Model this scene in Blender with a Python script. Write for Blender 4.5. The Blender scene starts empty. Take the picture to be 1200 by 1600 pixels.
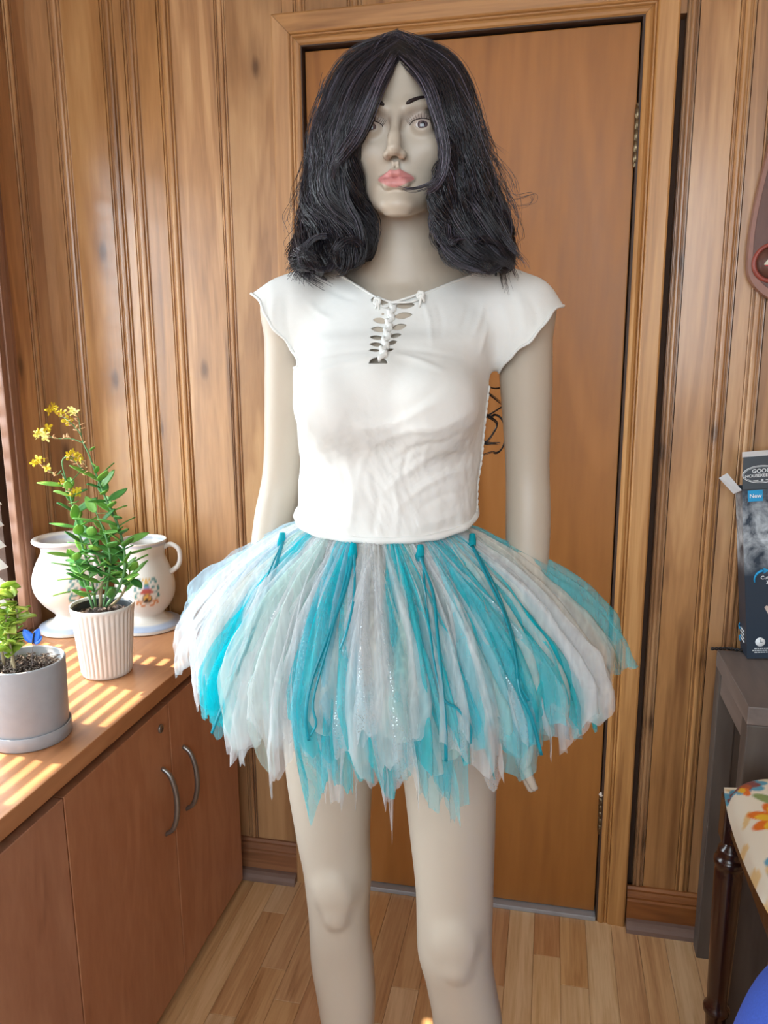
import bpy, bmesh, math, random
import numpy as np
from mathutils import Vector, Matrix, noise as mnoise

random.seed(7)
rng = np.random.default_rng(7)
scene = bpy.context.scene
COL = scene.collection
PI = math.pi

# ---------------------------------------------------------------- camera
CAM_YAW, CAM_PITCH, CAM_ROLL, FPX, CAM_H = 12.043, 11.302, -0.352, 1223.75, 1.375
_y, _p, _r = (math.radians(a) for a in (CAM_YAW, CAM_PITCH, CAM_ROLL))
FWD = np.array([-math.sin(_y) * math.cos(_p), math.cos(_y) * math.cos(_p), -math.sin(_p)])
_rt = np.array([math.cos(_y), math.sin(_y), 0.0])
_up = np.cross(_rt, FWD)
RGT = math.cos(_r) * _rt + math.sin(_r) * _up
UPV = -math.sin(_r) * _rt + math.cos(_r) * _up
cam_data = bpy.data.cameras.new('camera')
cam_data.sensor_fit = 'HORIZONTAL'
cam_data.sensor_width = 36.0
cam_data.lens = FPX / 1200.0 * 36.0
cam_data.clip_start = 0.02
cam = bpy.data.objects.new('camera', cam_data)
COL.objects.link(cam)
cam.matrix_world = Matrix(((RGT[0], UPV[0], -FWD[0], 0), (RGT[1], UPV[1], -FWD[1], 0),
                           (RGT[2], UPV[2], -FWD[2], CAM_H), (0, 0, 0, 1)))
scene.camera = cam

def at(px, py, Y):
    """world point where the sight line of a photo pixel meets the plane y = Y"""
    d = FWD * FPX + RGT * (px - 600.0) - UPV * (py - 800.0)
    t = Y / d[1]
    return np.array([t * d[0], Y, CAM_H + t * d[2]])

# ---------------------------------------------------------------- light
world = bpy.data.worlds.new('daylight')
scene.world = world
world.use_nodes = True
bg = world.node_tree.nodes['Background']
bg.inputs[0].default_value = (0.86, 0.93, 1.0, 1)
bg.inputs[1].default_value = 0.35

def lamp(name, kind, energy, color, loc, direction, size=None, size_y=None):
    L = bpy.data.lights.new(name, kind)
    L.energy = energy
    L.color = color
    if kind == 'AREA':
        L.shape = 'RECTANGLE'
        L.size = size
        L.size_y = size_y
    o = bpy.data.objects.new(name, L)
    COL.objects.link(o)
    o.location = loc
    o.rotation_euler = Vector(direction).to_track_quat('-Z', 'Y').to_euler()
    return o

sun = lamp('sun', 'SUN', 15.0, (1.0, 0.87, 0.68), (-4, 1.2, 5), (1.0, -0.12, -1.42))
sun.data.angle = math.radians(0.5)
# sky light entering by the window in the left wall, and by the windows of the room behind the camera
lamp('window_daylight', 'AREA', 82.0, (0.76, 0.89, 1.0), (-1.62, 0.95, 1.33), (1, 0, 0), 1.5, 1.25)
lamp('room_daylight', 'AREA', 82.0, (0.82, 0.92, 1.0), (-0.2, -2.2, 1.95), (0.02, 1, -0.10), 2.6, 1.6)

scene.view_settings.view_transform = 'Standard'
scene.view_settings.look = 'None'
scene.view_settings.gamma = 1.0
scene.view_settings.use_curve_mapping = False
scene.view_settings.exposure = 0.14
scene.cycles.transparent_max_bounces = 20
scene.cycles.max_bounces = 4
scene.cycles.diffuse_bounces = 3
scene.cycles.glossy_bounces = 2
scene.cycles.transmission_bounces = 3
scene.cycles.adaptive_threshold = 0.05
scene.cycles.use_adaptive_sampling = True
scene.cycles.adaptive_min_samples = 16

# ---------------------------------------------------------------- helpers
def link(o, parent=None):
    COL.objects.link(o)
    if parent is not None:
        o.parent = parent
    return o

def tag(o, label=None, cat=None, group=None, kind=None):
    if label: o['label'] = label
    if cat: o['category'] = cat
    if group: o['group'] = group
    if kind: o['kind'] = kind
    return o

def empty(name, loc=(0, 0, 0), rz=0.0):
    o = bpy.data.objects.new(name, None)
    o.empty_display_size = 0.05
    o.location = loc
    o.rotation_euler = (0, 0, rz)
    COL.objects.link(o)
    return o

def mesh_obj(name, verts, faces, mat=None, parent=None, smooth=False, loc=None):
    me = bpy.data.meshes.new(name)
    me.from_pydata([tuple(map(float, v)) for v in verts], [], [tuple(map(int, f)) for f in faces])
    me.update()
    if smooth:
        me.polygons.foreach_set('use_smooth', [True] * len(me.polygons))
    if mat is not None:
        me.materials.append(mat)
    o = bpy.data.objects.new(name, me)
    if loc is not None:
        o.location = loc
    return link(o, parent)

def np_mesh(name, V, faces, mat=None, parent=None, smooth=True):
    """fast mesh from numpy arrays, faces (n,3) or (n,4)"""
    V = np.ascontiguousarray(V, dtype=np.float32)
    faces = np.ascontiguousarray(faces, dtype=np.int32)
    me = bpy.data.meshes.new(name)
    n, k = faces.shape
    me.vertices.add(len(V)); me.vertices.foreach_set('co', V.ravel())
    me.loops.add(n * k); me.loops.foreach_set('vertex_index', faces.ravel())
    me.polygons.add(n)
    me.polygons.foreach_set('loop_start', np.arange(0, n * k, k, dtype=np.int32))
    me.polygons.foreach_set('loop_total', np.full(n, k, dtype=np.int32))
    me.polygons.foreach_set('use_smooth', np.full(n, smooth, dtype=bool))
    me.update(calc_edges=True)
    me.validate()
    if mat is not None:
        me.materials.append(mat)
    o = bpy.data.objects.new(name, me)
    return link(o, parent)

def bm_obj(name, bm, mat=None, parent=None, smooth=False, loc=None):
    me = bpy.data.meshes.new(name)
    bm.normal_update()
    bm.to_mesh(me); bm.free()
    if smooth:
        me.polygons.foreach_set('use_smooth', [True] * len(me.polygons))
    if mat is not None:
        me.materials.append(mat)
    o = bpy.data.objects.new(name, me)
    if loc is not None:
        o.location = loc
    return link(o, parent)

def box(name, x0, x1, y0, y1, z0, z1, mat, parent=None, bevel=0.0, seg=2):
    bm = bmesh.new()
    bmesh.ops.create_cube(bm, size=1)
    for v in bm.verts:
        v.co = Vector(((x0 + x1) / 2 + v.co.x * (x1 - x0), (y0 + y1) / 2 + v.co.y * (y1 - y0), (z0 + z1) / 2 + v.co.z * (z1 - z0)))
    if bevel > 0:
        bmesh.ops.bevel(bm, geom=list(bm.edges), offset=bevel, segments=seg, affect='EDGES', profile=0.6)
    return bm_obj(name, bm, mat, parent)

def lathe(name, prof, mat, parent=None, seg=48, center=(0, 0, 0), ribs=0, rib_amp=0.0, rib_range=(0, 0)):
    """prof: list of (r, z); closed at r == 0"""
    V = []; Fc = []
    n = len(prof)
    for i, (r, z) in enumerate(prof):
        for s in range(seg):
            a = 2 * PI * s / seg
            rr = r
            if ribs and rib_range[0] <= i <= rib_range[1]:
                rr = r + rib_amp * (abs(math.cos(a * ribs / 2)) - 0.5)
            V.append((center[0] + rr * math.cos(a), center[1] + rr * math.sin(a), center[2] + z))
    for i in range(n - 1):
        for s in range(seg):
            s2 = (s + 1) % seg
            Fc.append((i * seg + s, i * seg + s2, (i + 1) * seg + s2, (i + 1) * seg + s))
    o = mesh_obj(name, V, Fc, mat, parent, smooth=True)
    bm = bmesh.new(); bm.from_mesh(o.data)
    bmesh.ops.remove_doubles(bm, verts=bm.verts, dist=1e-5)
    bmesh.ops.recalc_face_normals(bm, faces=bm.faces)
    bm.to_mesh(o.data); bm.free()
    return o

def smooth_path(pts, n):
    """Catmull-Rom resample of a polyline to n points"""
    P = np.array(pts, float)
    m = len(P)
    if m == 2:
        t = np.linspace(0, 1, n)[:, None]
        return P[0] * (1 - t) + P[1] * t
    E = np.vstack([2 * P[0] - P[1], P, 2 * P[-1] - P[-2]])
    u = np.linspace(0, m - 1 - 1e-9, n)
    i = np.floor(u).astype(int); t = (u - i)[:, None]
    p0, p1, p2, p3 = E[i], E[i + 1], E[i + 2], E[i + 3]
    return 0.5 * ((2 * p1) + (-p0 + p2) * t + (2 * p0 - 5 * p1 + 4 * p2 - p3) * t ** 2 + (-p0 + 3 * p1 - 3 * p2 + p3) * t ** 3)

def tube_geo(P, R, sides=8, closed=False, flat=None):
    """verts, quads of a tube along points P with radius R (scalar or array)"""
    P = np.asarray(P, float); n = len(P)
    R = np.full(n, R, float) if np.isscalar(R) else np.asarray(R, float)
    if closed:
        T = np.roll(P, -1, 0) - np.roll(P, 1, 0)
    else:
        T = np.gradient(P, axis=0)
    T /= np.linalg.norm(T, axis=1)[:, None] + 1e-12
    ref = np.array([0.13, 0.31, 0.94]) if abs(T[0] @ np.array([0.13, 0.31, 0.94])) < 0.9 else np.array([1.0, 0.2, 0])
    N = np.zeros_like(P)
    v = ref - T[0] * (ref @ T[0]); N[0] = v / np.linalg.norm(v)
    for i in range(1, n):
        v = N[i - 1] - T[i] * (N[i - 1] @ T[i]); N[i] = v / (np.linalg.norm(v) + 1e-12)
    B = np.cross(T, N)
    a = np.linspace(0, 2 * PI, sides, endpoint=False)
    ca, sa = np.cos(a), np.sin(a)
    V = P[:, None, :] + R[:, None, None] * (ca[None, :, None] * N[:, None, :] + sa[None, :, None] * B[:, None, :])
    V = V.reshape(-1, 3)
    Fq = []
    rows = n if closed else n - 1
    for i in range(rows):
        j = (i + 1) % n
        for s in range(sides):
            s2 = (s + 1) % sides
            Fq.append((i * sides + s, i * sides + s2, j * sides + s2, j * sides + s))
    if not closed:
        V = np.vstack([V, P[0], P[-1]])
        c0, c1 = len(V) - 2, len(V) - 1
        for s in range(sides):
            s2 = (s + 1) % sides
            Fq.append((c0, s2, s, s)); Fq.append((c1, (n - 1) * sides + s, (n - 1) * sides + s2, (n - 1) * sides + s2))
    return V, Fq

def tube(name, pts, R, mat, parent=None, sides=8, n=None, closed=False):
    P = smooth_path(pts, n) if n else np.asarray(pts, float)
    if n and not np.isscalar(R):
        R = np.interp(np.linspace(0, 1, n), np.linspace(0, 1, len(R)), R)
    V, Fq = tube_geo(P, R, sides, closed)
    Fq = [tuple(dict.fromkeys(f)) for f in Fq]
    return mesh_obj(name, V, Fq, mat, parent, smooth=True)

def copy_tree(o, parent=None):
    c = o.copy(); COL.objects.link(c)
    if parent is not None: c.parent = parent
    for ch in [x for x in o.children]:
        copy_tree(ch, c)
    return c

def extrude_profile(name, prof, z0, z1, mat, parent=None, axis='z'):
    """closed 2D profile (a, b) counter-clockwise, extruded; a,b are x,y for axis z; y,x mirrored for axis 'y' walls"""
    n = len(prof)
    V = [(a, b, z0) for a, b in prof] + [(a, b, z1) for a, b in prof]
    Fc = [(i, (i + 1) % n, n + (i + 1) % n, n + i) for i in range(n)] + [tuple(range(n))[::-1], tuple(range(n, 2 * n))]
    return mesh_obj(name, V, Fc, mat, parent)

# ---------------------------------------------------------------- materials
def srgb(r, g, b):
    f = lambda c: (c / 255 / 12.92) if c / 255 <= 0.04045 else ((c / 255 + 0.055) / 1.055) ** 2.4
    return (f(r), f(g), f(b), 1.0)

class NT:
    def __init__(s, name):
        s.m = bpy.data.materials.new(name); s.m.use_nodes = True
        s.t = s.m.node_tree; s.n = s.t.nodes; s.l = s.t.links
        s.b = s.n['Principled BSDF']; s.out = s.n['Material Output']
    def new(s, typ, **kw):
        n = s.n.new(typ)
        for k, v in kw.items(): setattr(n, k, v)
        return n
    def put(s, sock, v):
        if hasattr(v, 'is_linked') or isinstance(v, bpy.types.NodeSocket): s.l.new(v, sock)
        else: sock.default_value = v
    def math(s, op, a, b=0.0, clamp=False):
        n = s.new('ShaderNodeMath', operation=op); n.use_clamp = clamp
        s.put(n.inputs[0], a); s.put(n.inputs[1], b); return n.outputs[0]
    def mix(s, f, a, b, blend='MIX'):
        n = s.new('ShaderNodeMix', data_type='RGBA', blend_type=blend)
        s.put(n.inputs[0], f); s.put(n.inputs[6], a); s.put(n.inputs[7], b); return n.outputs[2]
    def ramp(s, f, stops):
        n = s.new('ShaderNodeValToRGB'); e = n.color_ramp.elements
        while len(e) < len(stops): e.new(0.5)
        for q, (p, c) in zip(e, stops): q.position = p; q.color = c if len(c) == 4 else (*c, 1)
        s.put(n.inputs[0], f); return n.outputs[0]
    def noise(s, vec, scale, detail=4, rough=0.55, dist=0.0):
        n = s.new('ShaderNodeTexNoise'); s.put(n.inputs['Vector'], vec)
        n.inputs['Scale'].default_value = scale; n.inputs['Detail'].default_value = detail
        n.inputs['Roughness'].default_value = rough; n.inputs['Distortion'].default_value = dist
        return n.outputs[0]
    def mapping(s, vec, scale=(1, 1, 1), loc=(0, 0, 0), rot=(0, 0, 0)):
        n = s.new('ShaderNodeMapping'); s.put(n.inputs[0], vec)
        n.inputs['Scale'].default_value = scale; n.inputs['Location'].default_value = loc; n.inputs['Rotation'].default_value = rot
        return n.outputs[0]
    def coord(s, k='Object'):
        return s.new('ShaderNodeTexCoord').outputs[k]
    def bump(s, h, strength=0.2, dist=0.002):
        n = s.new('ShaderNodeBump'); s.put(n.inputs['Height'], h)
        n.inputs['Strength'].default_value = strength; n.inputs['Distance'].default_value = dist
        s.l.new(n.outputs[0], s.b.inputs['Normal'])
    def set(s, **kw):
        names = {'color': 'Base Color', 'rough': 'Roughness', 'metal': 'Metallic', 'spec': 'Specular IOR Level', 'coat': 'Coat Weight',
                 'coat_rough': 'Coat Roughness', 'sheen': 'Sheen Weight', 'alpha': 'Alpha', 'sss': 'Subsurface Weight', 'trans': 'Transmission Weight'}
        for k, v in kw.items(): s.put(s.b.inputs[names[k]], v)
        return s.m

def plain(name, rgb, rough=0.5, metal=0.0, spec=0.5, var=0.06, scale=25.0, bump=0.0):
    """a surface colour with slight procedural unevenness"""
    N = NT(name)
    c = srgb(*rgb)
    v = N.noise(N.coord(), scale, 3)
    lo = tuple(x * (1 - var) for x in c[:3]) + (1,); hi = tuple(min(1, x * (1 + var)) for x in c[:3]) + (1,)
    N.set(color=N.ramp(v, [(0.3, lo), (0.7, hi)]), rough=rough, metal=metal, spec=spec)
    if bump: N.bump(v, bump, 0.001)
    return N.m

def wood(name, dark, mid, light, grain=(14, 14, 0.9), rough=0.38, knots=0.0, tint=0.22, coat=0.0, fine=0.35, spec=0.5):
    """procedural wood; 'grain' scales the object coordinates (small along the grain); tint varies per object"""
    N = NT(name)
    info = N.new('ShaderNodeObjectInfo')
    rnd = info.outputs['Random']
    off = N.new('ShaderNodeCombineXYZ')
    N.put(off.inputs[0], N.math('MULTIPLY', rnd, 37.0)); N.put(off.inputs[1], N.math('MULTIPLY', rnd, 11.0)); N.put(off.inputs[2], N.math('MULTIPLY', rnd, 23.0))
    va = N.new('ShaderNodeVectorMath', operation='ADD')
    N.put(va.inputs[0], N.coord()); N.put(va.inputs[1], off.outputs[0])
    vec = N.mapping(va.outputs[0], grain)
    n1 = N.noise(vec, 1.0, 3, 0.6, 1.2)
    n2 = N.noise(N.mapping(va.outputs[0], tuple(g * 7 for g in grain)), 1.0, 3, 0.6)
    rings = N.math('FRACT', N.math('MULTIPLY', n1, 5.0))
    rings = N.math('ABSOLUTE', N.math('SUBTRACT', rings, 0.5))
    f = N.math('ADD', N.math('MULTIPLY', n1, 0.75), N.math('MULTIPLY', n2, fine))
    f = N.math('ADD', f, N.math('MULTIPLY', rings, 0.18))
    col = N.ramp(f, [(0.34, srgb(*dark)), (0.56, srgb(*mid)), (0.80, srgb(*light))])
    if knots > 0:
        vo = N.new('ShaderNodeTexVoronoi'); vo.inputs['Scale'].default_value = 1.0
        vo.voronoi_dimensions = '2D'
        sp = N.new('ShaderNodeSeparateXYZ'); N.put(sp.inputs[0], va.outputs[0])
        al = min(range(3), key=lambda i: grain[i]); ac = [i for i in range(3) if i != al]
        cb = N.new('ShaderNodeCombineXYZ')
        N.put(cb.inputs[0], N.math('MULTIPLY', N.math('ADD', sp.outputs[ac[0]], sp.outputs[ac[1]]), 8.0)); N.put(cb.inputs[1], N.math('MULTIPLY', sp.outputs[al], 3.4))
        N.put(vo.inputs['Vector'], cb.outputs[0])
        dist = N.math('ADD', vo.outputs['Distance'], N.math('MULTIPLY', N.math('SUBTRACT', n2, 0.5), 0.10))
        sep = N.new('ShaderNodeSeparateColor'); N.l.new(vo.outputs['Color'], sep.inputs[0])
        gate = N.math('GREATER_THAN', sep.outputs[0], 1.0 - knots)
        core = N.math('MULTIPLY', N.ramp(dist, [(0.03, (1, 1, 1)), (0.10, (0, 0, 0))]), gate)
        halo = N.math('MULTIPLY', N.ramp(dist, [(0.05, (1, 1, 1)), (0.28, (0, 0, 0))]), gate)
        dk = tuple(c * 0.55 for c in srgb(*dark)[:3]) + (1,)
        col = N.mix(N.math('MULTIPLY', halo, 0.45), col, srgb(*dark))
        col = N.mix(N.math('MULTIPLY', core, 0.8), col, dk)
    hv = N.new('ShaderNodeHueSaturation')
    N.put(hv.inputs['Value'], N.math('ADD', 1.0 - tint, N.math('MULTIPLY', rnd, 2 * tint)))
    N.put(hv.inputs['Saturation'], N.math('ADD', 0.94, N.math('MULTIPLY', N.math('FRACT', N.math('MULTIPLY', rnd, 7.31)), 0.12)))
    N.put(hv.inputs['Color'], col)
    N.set(color=hv.outputs[0], rough=N.math('ADD', rough - 0.06, N.math('MULTIPLY', n2, 0.12)), coat=coat, coat_rough=0.18, spec=spec)
    N.bump(f, 0.08, 0.001)
    return N.m

def attr_mat(name, rough=0.5, spec=0.5, coat=0.0, sss=0.0, bump=0.0, bscale=200.0):
    """base colour from a painted colour attribute 'paint' (flat print, glaze decoration, make-up)"""
    N = NT(name)
    a = N.new('ShaderNodeAttribute'); a.attribute_name = 'paint'
    N.set(color=a.outputs[0], rough=rough, spec=spec, coat=coat)
    if bump: N.bump(N.noise(N.coord(), bscale, 3), bump, 0.001)
    return N.m

def paint(o, cols):
    """per-vertex linear colours (n,3)"""
    a = o.data.color_attributes.new('paint', 'FLOAT_COLOR', 'POINT')
    c = np.ones((len(o.data.vertices), 4), np.float32); c[:, :3] = cols
    a.data.foreach_set('color', c.ravel())

def lin(r, g, b):
    return np.array(srgb(r, g, b)[:3])
# ================================================================ the room
YW, XL, ZC = 1.785, -1.224, 2.60
M_board = wood('pine_board', (126, 84, 50), (178, 128, 80), (210, 162, 110), (9, 9, 0.75), 0.34, knots=0.22, tint=0.17, fine=0.3, coat=0.6)
M_casing = wood('casing_pine', (142, 96, 58), (186, 136, 86), (210, 162, 110), (16, 16, 0.8), 0.4, knots=0.03, tint=0.05, fine=0.3)
M_casing_h = wood('casing_pine_level', (142, 96, 58), (186, 136, 86), (210, 162, 110), (0.8, 16, 16), 0.4, knots=0.03, tint=0.05, fine=0.3)
M_door = wood('door_veneer', (138, 88, 46), (170, 113, 62), (190, 133, 80), (4.5, 4.5, 0.55), 0.42, knots=0.0, tint=0.02, fine=0.25, spec=0.4)
M_jamb = plain('jamb_dark', (62, 42, 30), 0.6)
M_base = wood('baseboard_wood', (104, 62, 36), (140, 88, 52), (164, 108, 66), (0.9, 14, 14), 0.45, tint=0.04)
M_shoe = plain('shoe_moulding', (126, 100, 88), 0.6)
M_strip = [wood('floor_oak_' + n, d, m, l, (26, 1.3, 26), 0.33, knots=0.10, tint=0.06, fine=0.5, spec=0.45) for n, d, m, l in (
    ('honey', (146, 100, 62), (192, 144, 98), (214, 170, 122)), ('pale', (170, 128, 86), (206, 164, 118), (224, 188, 144)), ('brown', (136, 90, 56), (178, 126, 82), (202, 152, 106)))]
M_plaster = plain('ceiling_paint', (232, 228, 220), 0.9)
M_backing = plain('wall_backing', (70, 46, 30), 0.8)
M_white = plain('window_white', (226, 222, 214), 0.45)
M_brass = plain('hinge_brass', (120, 104, 80), 0.35, 0.9, var=0.25, scale=120)
M_thresh = plain('threshold_metal', (176, 178, 182), 0.4, 0.4)

# floor
floor = box('floor', XL, 2.4, -2.6, YW + 0.1, -0.08, -0.004, M_strip[0])
tag(floor, kind='structure')
W = 0.0612
meshes = {}
x = 0.003 - W * 12
row = 0
while x < 0.95:
    y = 1.80 if row != 12 else 1.63
    first = True
    while y > 0.35:
        L = random.choice((0.32, 0.42, 0.55, 0.7))
        if first:
            L *= random.uniform(0.45, 1.0); first = False
        if row == 12 and y > 1.7: pass
        mi = random.choice((0, 0, 0, 0, 1, 1, 1, 2))
        if row == 12 and abs(y - 1.63) < 1e-6: mi, L = 1, 0.62
        key = (round(L, 3), mi)
        if key not in meshes:
            o = box('plank', 0.0003, W - 0.0003, -L + 0.0003, -0.0003, -0.004, 0, M_strip[mi], floor, bevel=0.0007, seg=1)
            meshes[key] = o.data
        else:
            o = link(bpy.data.objects.new('plank', meshes[key]), floor)
        o.location = (x, y, 0)
        y -= L
    if row == 12:
        o = box('plank', 0.0003, W - 0.0003, -0.17, -0.0003, -0.004, 0, M_strip[2], floor, bevel=0.0007, seg=1); o.location = (x, 1.80, 0)
    x += W; row += 1

wall_right = tag(box('wall_right', 2.4, 2.48, -2.6, YW + 0.1, -0.05, ZC, M_board), kind='structure')
ceiling = tag(box('ceiling', XL - 0.1, 2.4, -2.6, YW + 0.1, ZC, ZC + 0.08, M_plaster), kind='structure')
wall_back = tag(box('wall_back', XL - 0.1, 2.4, YW + 0.03, YW + 0.12, -0.05, ZC, M_backing), kind='structure')

# board profile: flat face, then a moulded edge of beads and quirks
def board_profile(u0, um, u1, d=0.014):
    pts = [(u0 + 0.0006, d)]
    w = u1 - um
    if w > 0.004:
        pts.append((um, d))
        for a, b, h in ((0.04, 0.20, 0.001), (0.27, 0.70, 0.0035), (0.77, 0.90, 0.001)):
            ua, ub = um + a * w, um + b * w
            pts.append((ua - 0.0006, d - 0.0042))
            for k in range(6):
                t = PI * k / 5
                pts.append(((ua + ub) / 2 - (ub - ua) / 2 * math.cos(t), d - 0.004 + (0.004 + h) * math.sin(t) ** 0.7 if 0 < k < 5 else d - 0.004))
            pts.append((ub + 0.0006, d - 0.0042))
        pts.append((u1 - 0.0022, d - 0.0042))
    pts.append((u1 - 0.0006, d - 0.004 if w > 0.004 else d))
    pts += [(u1 - 0.0006, -0.02), (u0 + 0.0006, -0.02)]
    return pts

def back_board(u0, um, u1, z0, z1):
    extrude_profile('board', [(u, YW + 0.014 - d) for u, d in board_profile(u0, um, u1)], z0, z1, M_board, wall_back)

for u0, um, u1 in ((-1.2266, -1.165, -1.131), (-1.131, -1.034, -0.9985), (-0.9985, -0.980, -0.944), (-0.944, -0.895, -0.860), (-0.860, -0.757, -0.731)):
    back_board(u0, um, u1, 0.0, ZC)
extrude_profile('board', [(u, YW + 0.014 - d) for u, d in board_profile(-0.731, -0.60, -0.60)], 0.0, ZC, M_board, wall_back)
back_board(-0.600, -0.575, -0.545, 2.03, ZC)
for u0, um, u1 in ((-0.545, -0.455, -0.42), (-0.42, -0.29, -0.255), (-0.255, -0.20, -0.165), (-0.165, -0.05, -0.015), (-0.015, 0.06, 0.09)):
    back_board(u0, um, u1, 2.03, ZC)
extrude_profile('board', [(u, YW + 0.014 - d) for u, d in board_profile(0.09, 0.2335, 0.2335)], 2.03, ZC, M_board, wall_back)
back_board(0.2335, 0.2345, 0.258, 0.0, ZC)
u = 0.258
for wf, wm in ((0.073, 0.031), (0.030, 0.031), (0.12, 0.033), (0.05, 0.033), (0.14, 0.034), (0.09, 0.033), (0.13, 0.034), (0.06, 0.03), (0.14, 0.034), (0.1, 0.03), (0.14, 0.034), (0.12, 0.03), (0.14, 0.03), (0.1, 0.03), (0.14, 0.03), (0.16, 0.03)):
    if u > 2.2: break
    back_board(u, u + wf, u + wf + wm, 0.0, ZC); u += wf + wm

# baseboard: profile (out from wall, up), run along x
def run_x(name, x0, x1, prof, mat, parent=None):
    n = len(prof)
    V = [(x0, YW - d, z) for d, z in prof] + [(x1, YW - d, z) for d, z in prof]
    Fc = [(i, n + i, n + (i + 1) % n, (i + 1) % n) for i in range(n)] + [tuple(range(n)), tuple(range(n, 2 * n))[::-1]]
    return mesh_obj(name, V, Fc, mat, parent)
BB = [(0, 0), (0.017, 0), (0.017, 0.070), (0.013, 0.074), (0.015, 0.080), (0.013, 0.087), (0.008, 0.092), (0.010, 0.098), (0.006, 0.104), (0, 0.104)]
SH = [(0.017, 0), (0.042, 0), (0.041, 0.010), (0.036, 0.018), (0.028, 0.023), (0.017, 0.024)]
for nm, x0, x1 in (('baseboard_left', XL + 0.01, -0.6205), ('baseboard_right', 0.2215, 2.3)):
    b = tag(run_x(nm, x0, x1, BB, M_base), kind='structure')
    run_x('shoe_moulding', x0, x1, SH, M_shoe, b)

# door with casing
door = empty('door_1', (0, 0, 0)); tag(door, kind='structure')
slab = box('door_slab', -0.551, 0.1475, YW + 0.004, YW + 0.028, 0.014, 2.023, M_door, door, bevel=0.002)
box('jamb', -0.572, -0.5535, YW - 0.012, YW + 0.029, 0, 2.045, M_jamb, door)
box('jamb', 0.1500, 0.170, YW - 0.012, YW + 0.029, 0, 2.045, M_jamb, door)
box('jamb', -0.5535, 0.1500, YW - 0.012, YW + 0.029, 2.0275, 2.045, M_jamb, door)
CP = [(0, -0.010), (0.0, 0.012), (0.003, 0.0165), (0.008, 0.0185), (0.013, 0.0165), (0.0155, 0.013), (0.0175, 0.0165), (0.0200, 0.0165), (0.0215, 0.0135), (0.0235, 0.0175), (0.026, 0.0195),
      (0.060, 0.021), (0.0635, 0.019), (0.0645, 0.015), (0.0645, -0.010)]
xi0, xi1, zi = -0.556, 0.1545, 2.0305
def casing(fa, fb, mat):
    n = len(CP)
    V = [fa(u, d) for u, d in CP] + [fb(u, d) for u, d in CP]
    Fc = [(i, (i + 1) % n, n + (i + 1) % n, n + i) for i in range(n)] + [tuple(range(n))[::-1], tuple(range(n, 2 * n))]
    o = mesh_obj('casing', V, Fc, mat, door)
    bm = bmesh.new(); bm.from_mesh(o.data); bmesh.ops.recalc_face_normals(bm, faces=bm.faces); bm.to_mesh(o.data); bm.free()
casing(lambda u, d: (xi0 - u, YW - d, 0), lambda u, d: (xi0 - u, YW - d, zi + u - 0.0004), M_casing)
casing(lambda u, d: (xi1 + u, YW - d, 0), lambda u, d: (xi1 + u, YW - d, zi + u - 0.0004), M_casing)
casing(lambda u, d: (xi0 - u + 0.0004, YW - d, zi + u), lambda u, d: (xi1 + u - 0.0004, YW - d, zi + u), M_casing_h)
box('threshold', -0.5535, 0.150, YW - 0.016, YW + 0.028, 0, 0.012, M_thresh, door, bevel=0.002)
def hinge(z0, z1, ball):
    x, y = 0.1495, YW - 0.007
    L = (z1 - z0)
    prof = [(0, z0 - 0.010), (0.003, z0 - 0.009), (0.0045, z0 - 0.005), (0.003, z0 - 0.001)]
    for k in range(5):
        a, b = z0 + L * k / 5, z0 + L * (k + 1) / 5
        prof += [(0.0048, a + 0.0004), (0.0056, a + 0.0012), (0.0056, b - 0.0012), (0.0048, b - 0.0004)]
    prof += [(0.003, z1 + 0.001), (0.0045, z1 + 0.005), (0.003, z1 + 0.009), (0, z1 + 0.010)]
    h = lathe('hinge', prof, M_brass, door, 14, (x, y, 0))
    box('hinge_leaf', x - 0.0045, x + 0.001, YW + 0.0022, YW + 0.0048, z0, z1, M_brass, h)
    if ball:
        lathe('hinge_pin', [(0, z1 + 0.004), (0.004, z1 + 0.005), (0.0062, z1 + 0.010), (0.004, z1 + 0.015), (0, z1 + 0.016)], plain('pin_cream', (214, 200, 184), 0.4), h, 12, (x, y, 0))
hinge(1.757, 1.862, False); hinge(0.243, 0.330, True)

# left wall with its window
WY0, WY1, WZ0, WZ1 = 0.35, 1.562, 0.775, 1.95
wl = bmesh.new()
for (y0, y1, z0, z1) in ((-2.6, WY0, -0.05, ZC), (WY1, YW + 0.1, -0.05, ZC), (WY0, WY1, -0.05, WZ0), (WY0, WY1, WZ1, ZC)):
    r = bmesh.ops.create_cube(wl, size=1)
    for v in r['verts']:
        v.co = Vector((XL - 0.075 + v.co.x * 0.11, (y0 + y1) / 2 + v.co.y * (y1 - y0), (z0 + z1) / 2 + v.co.z * (z1 - z0)))
wall_left = tag(bm_obj('wall_left', wl, M_backing), kind='structure')
def left_board(y_from, um, w, z0, z1):
    """board running down from y_from towards the camera, moulded edge last"""
    prof = [(XL - 0.014 + d, y_from - u) for u, d in board_profile(0, um, w)][::-1]
    extrude_profile('board', prof, z0, z1, M_board, wall_left)
left_board(1.7866, 0.0476, 0.0826, 0, ZC)
left_board(1.704, 0.06, 0.09, 0, ZC)
y = 1.614
k = 0
while y > 0.30:
    w = (0.13, 0.085, 0.15, 0.11)[k % 4]; k += 1
    left_board(y, w - 0.033, w, 2.02, ZC); left_board(y, w - 0.033, w, 0, 0.70); y -= w
while y > -2.5:
    w = (0.16, 0.1, 0.19, 0.13)[k % 4]; k += 1
    left_board(y, w - 0.033, w, 0, ZC); y -= w

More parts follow.
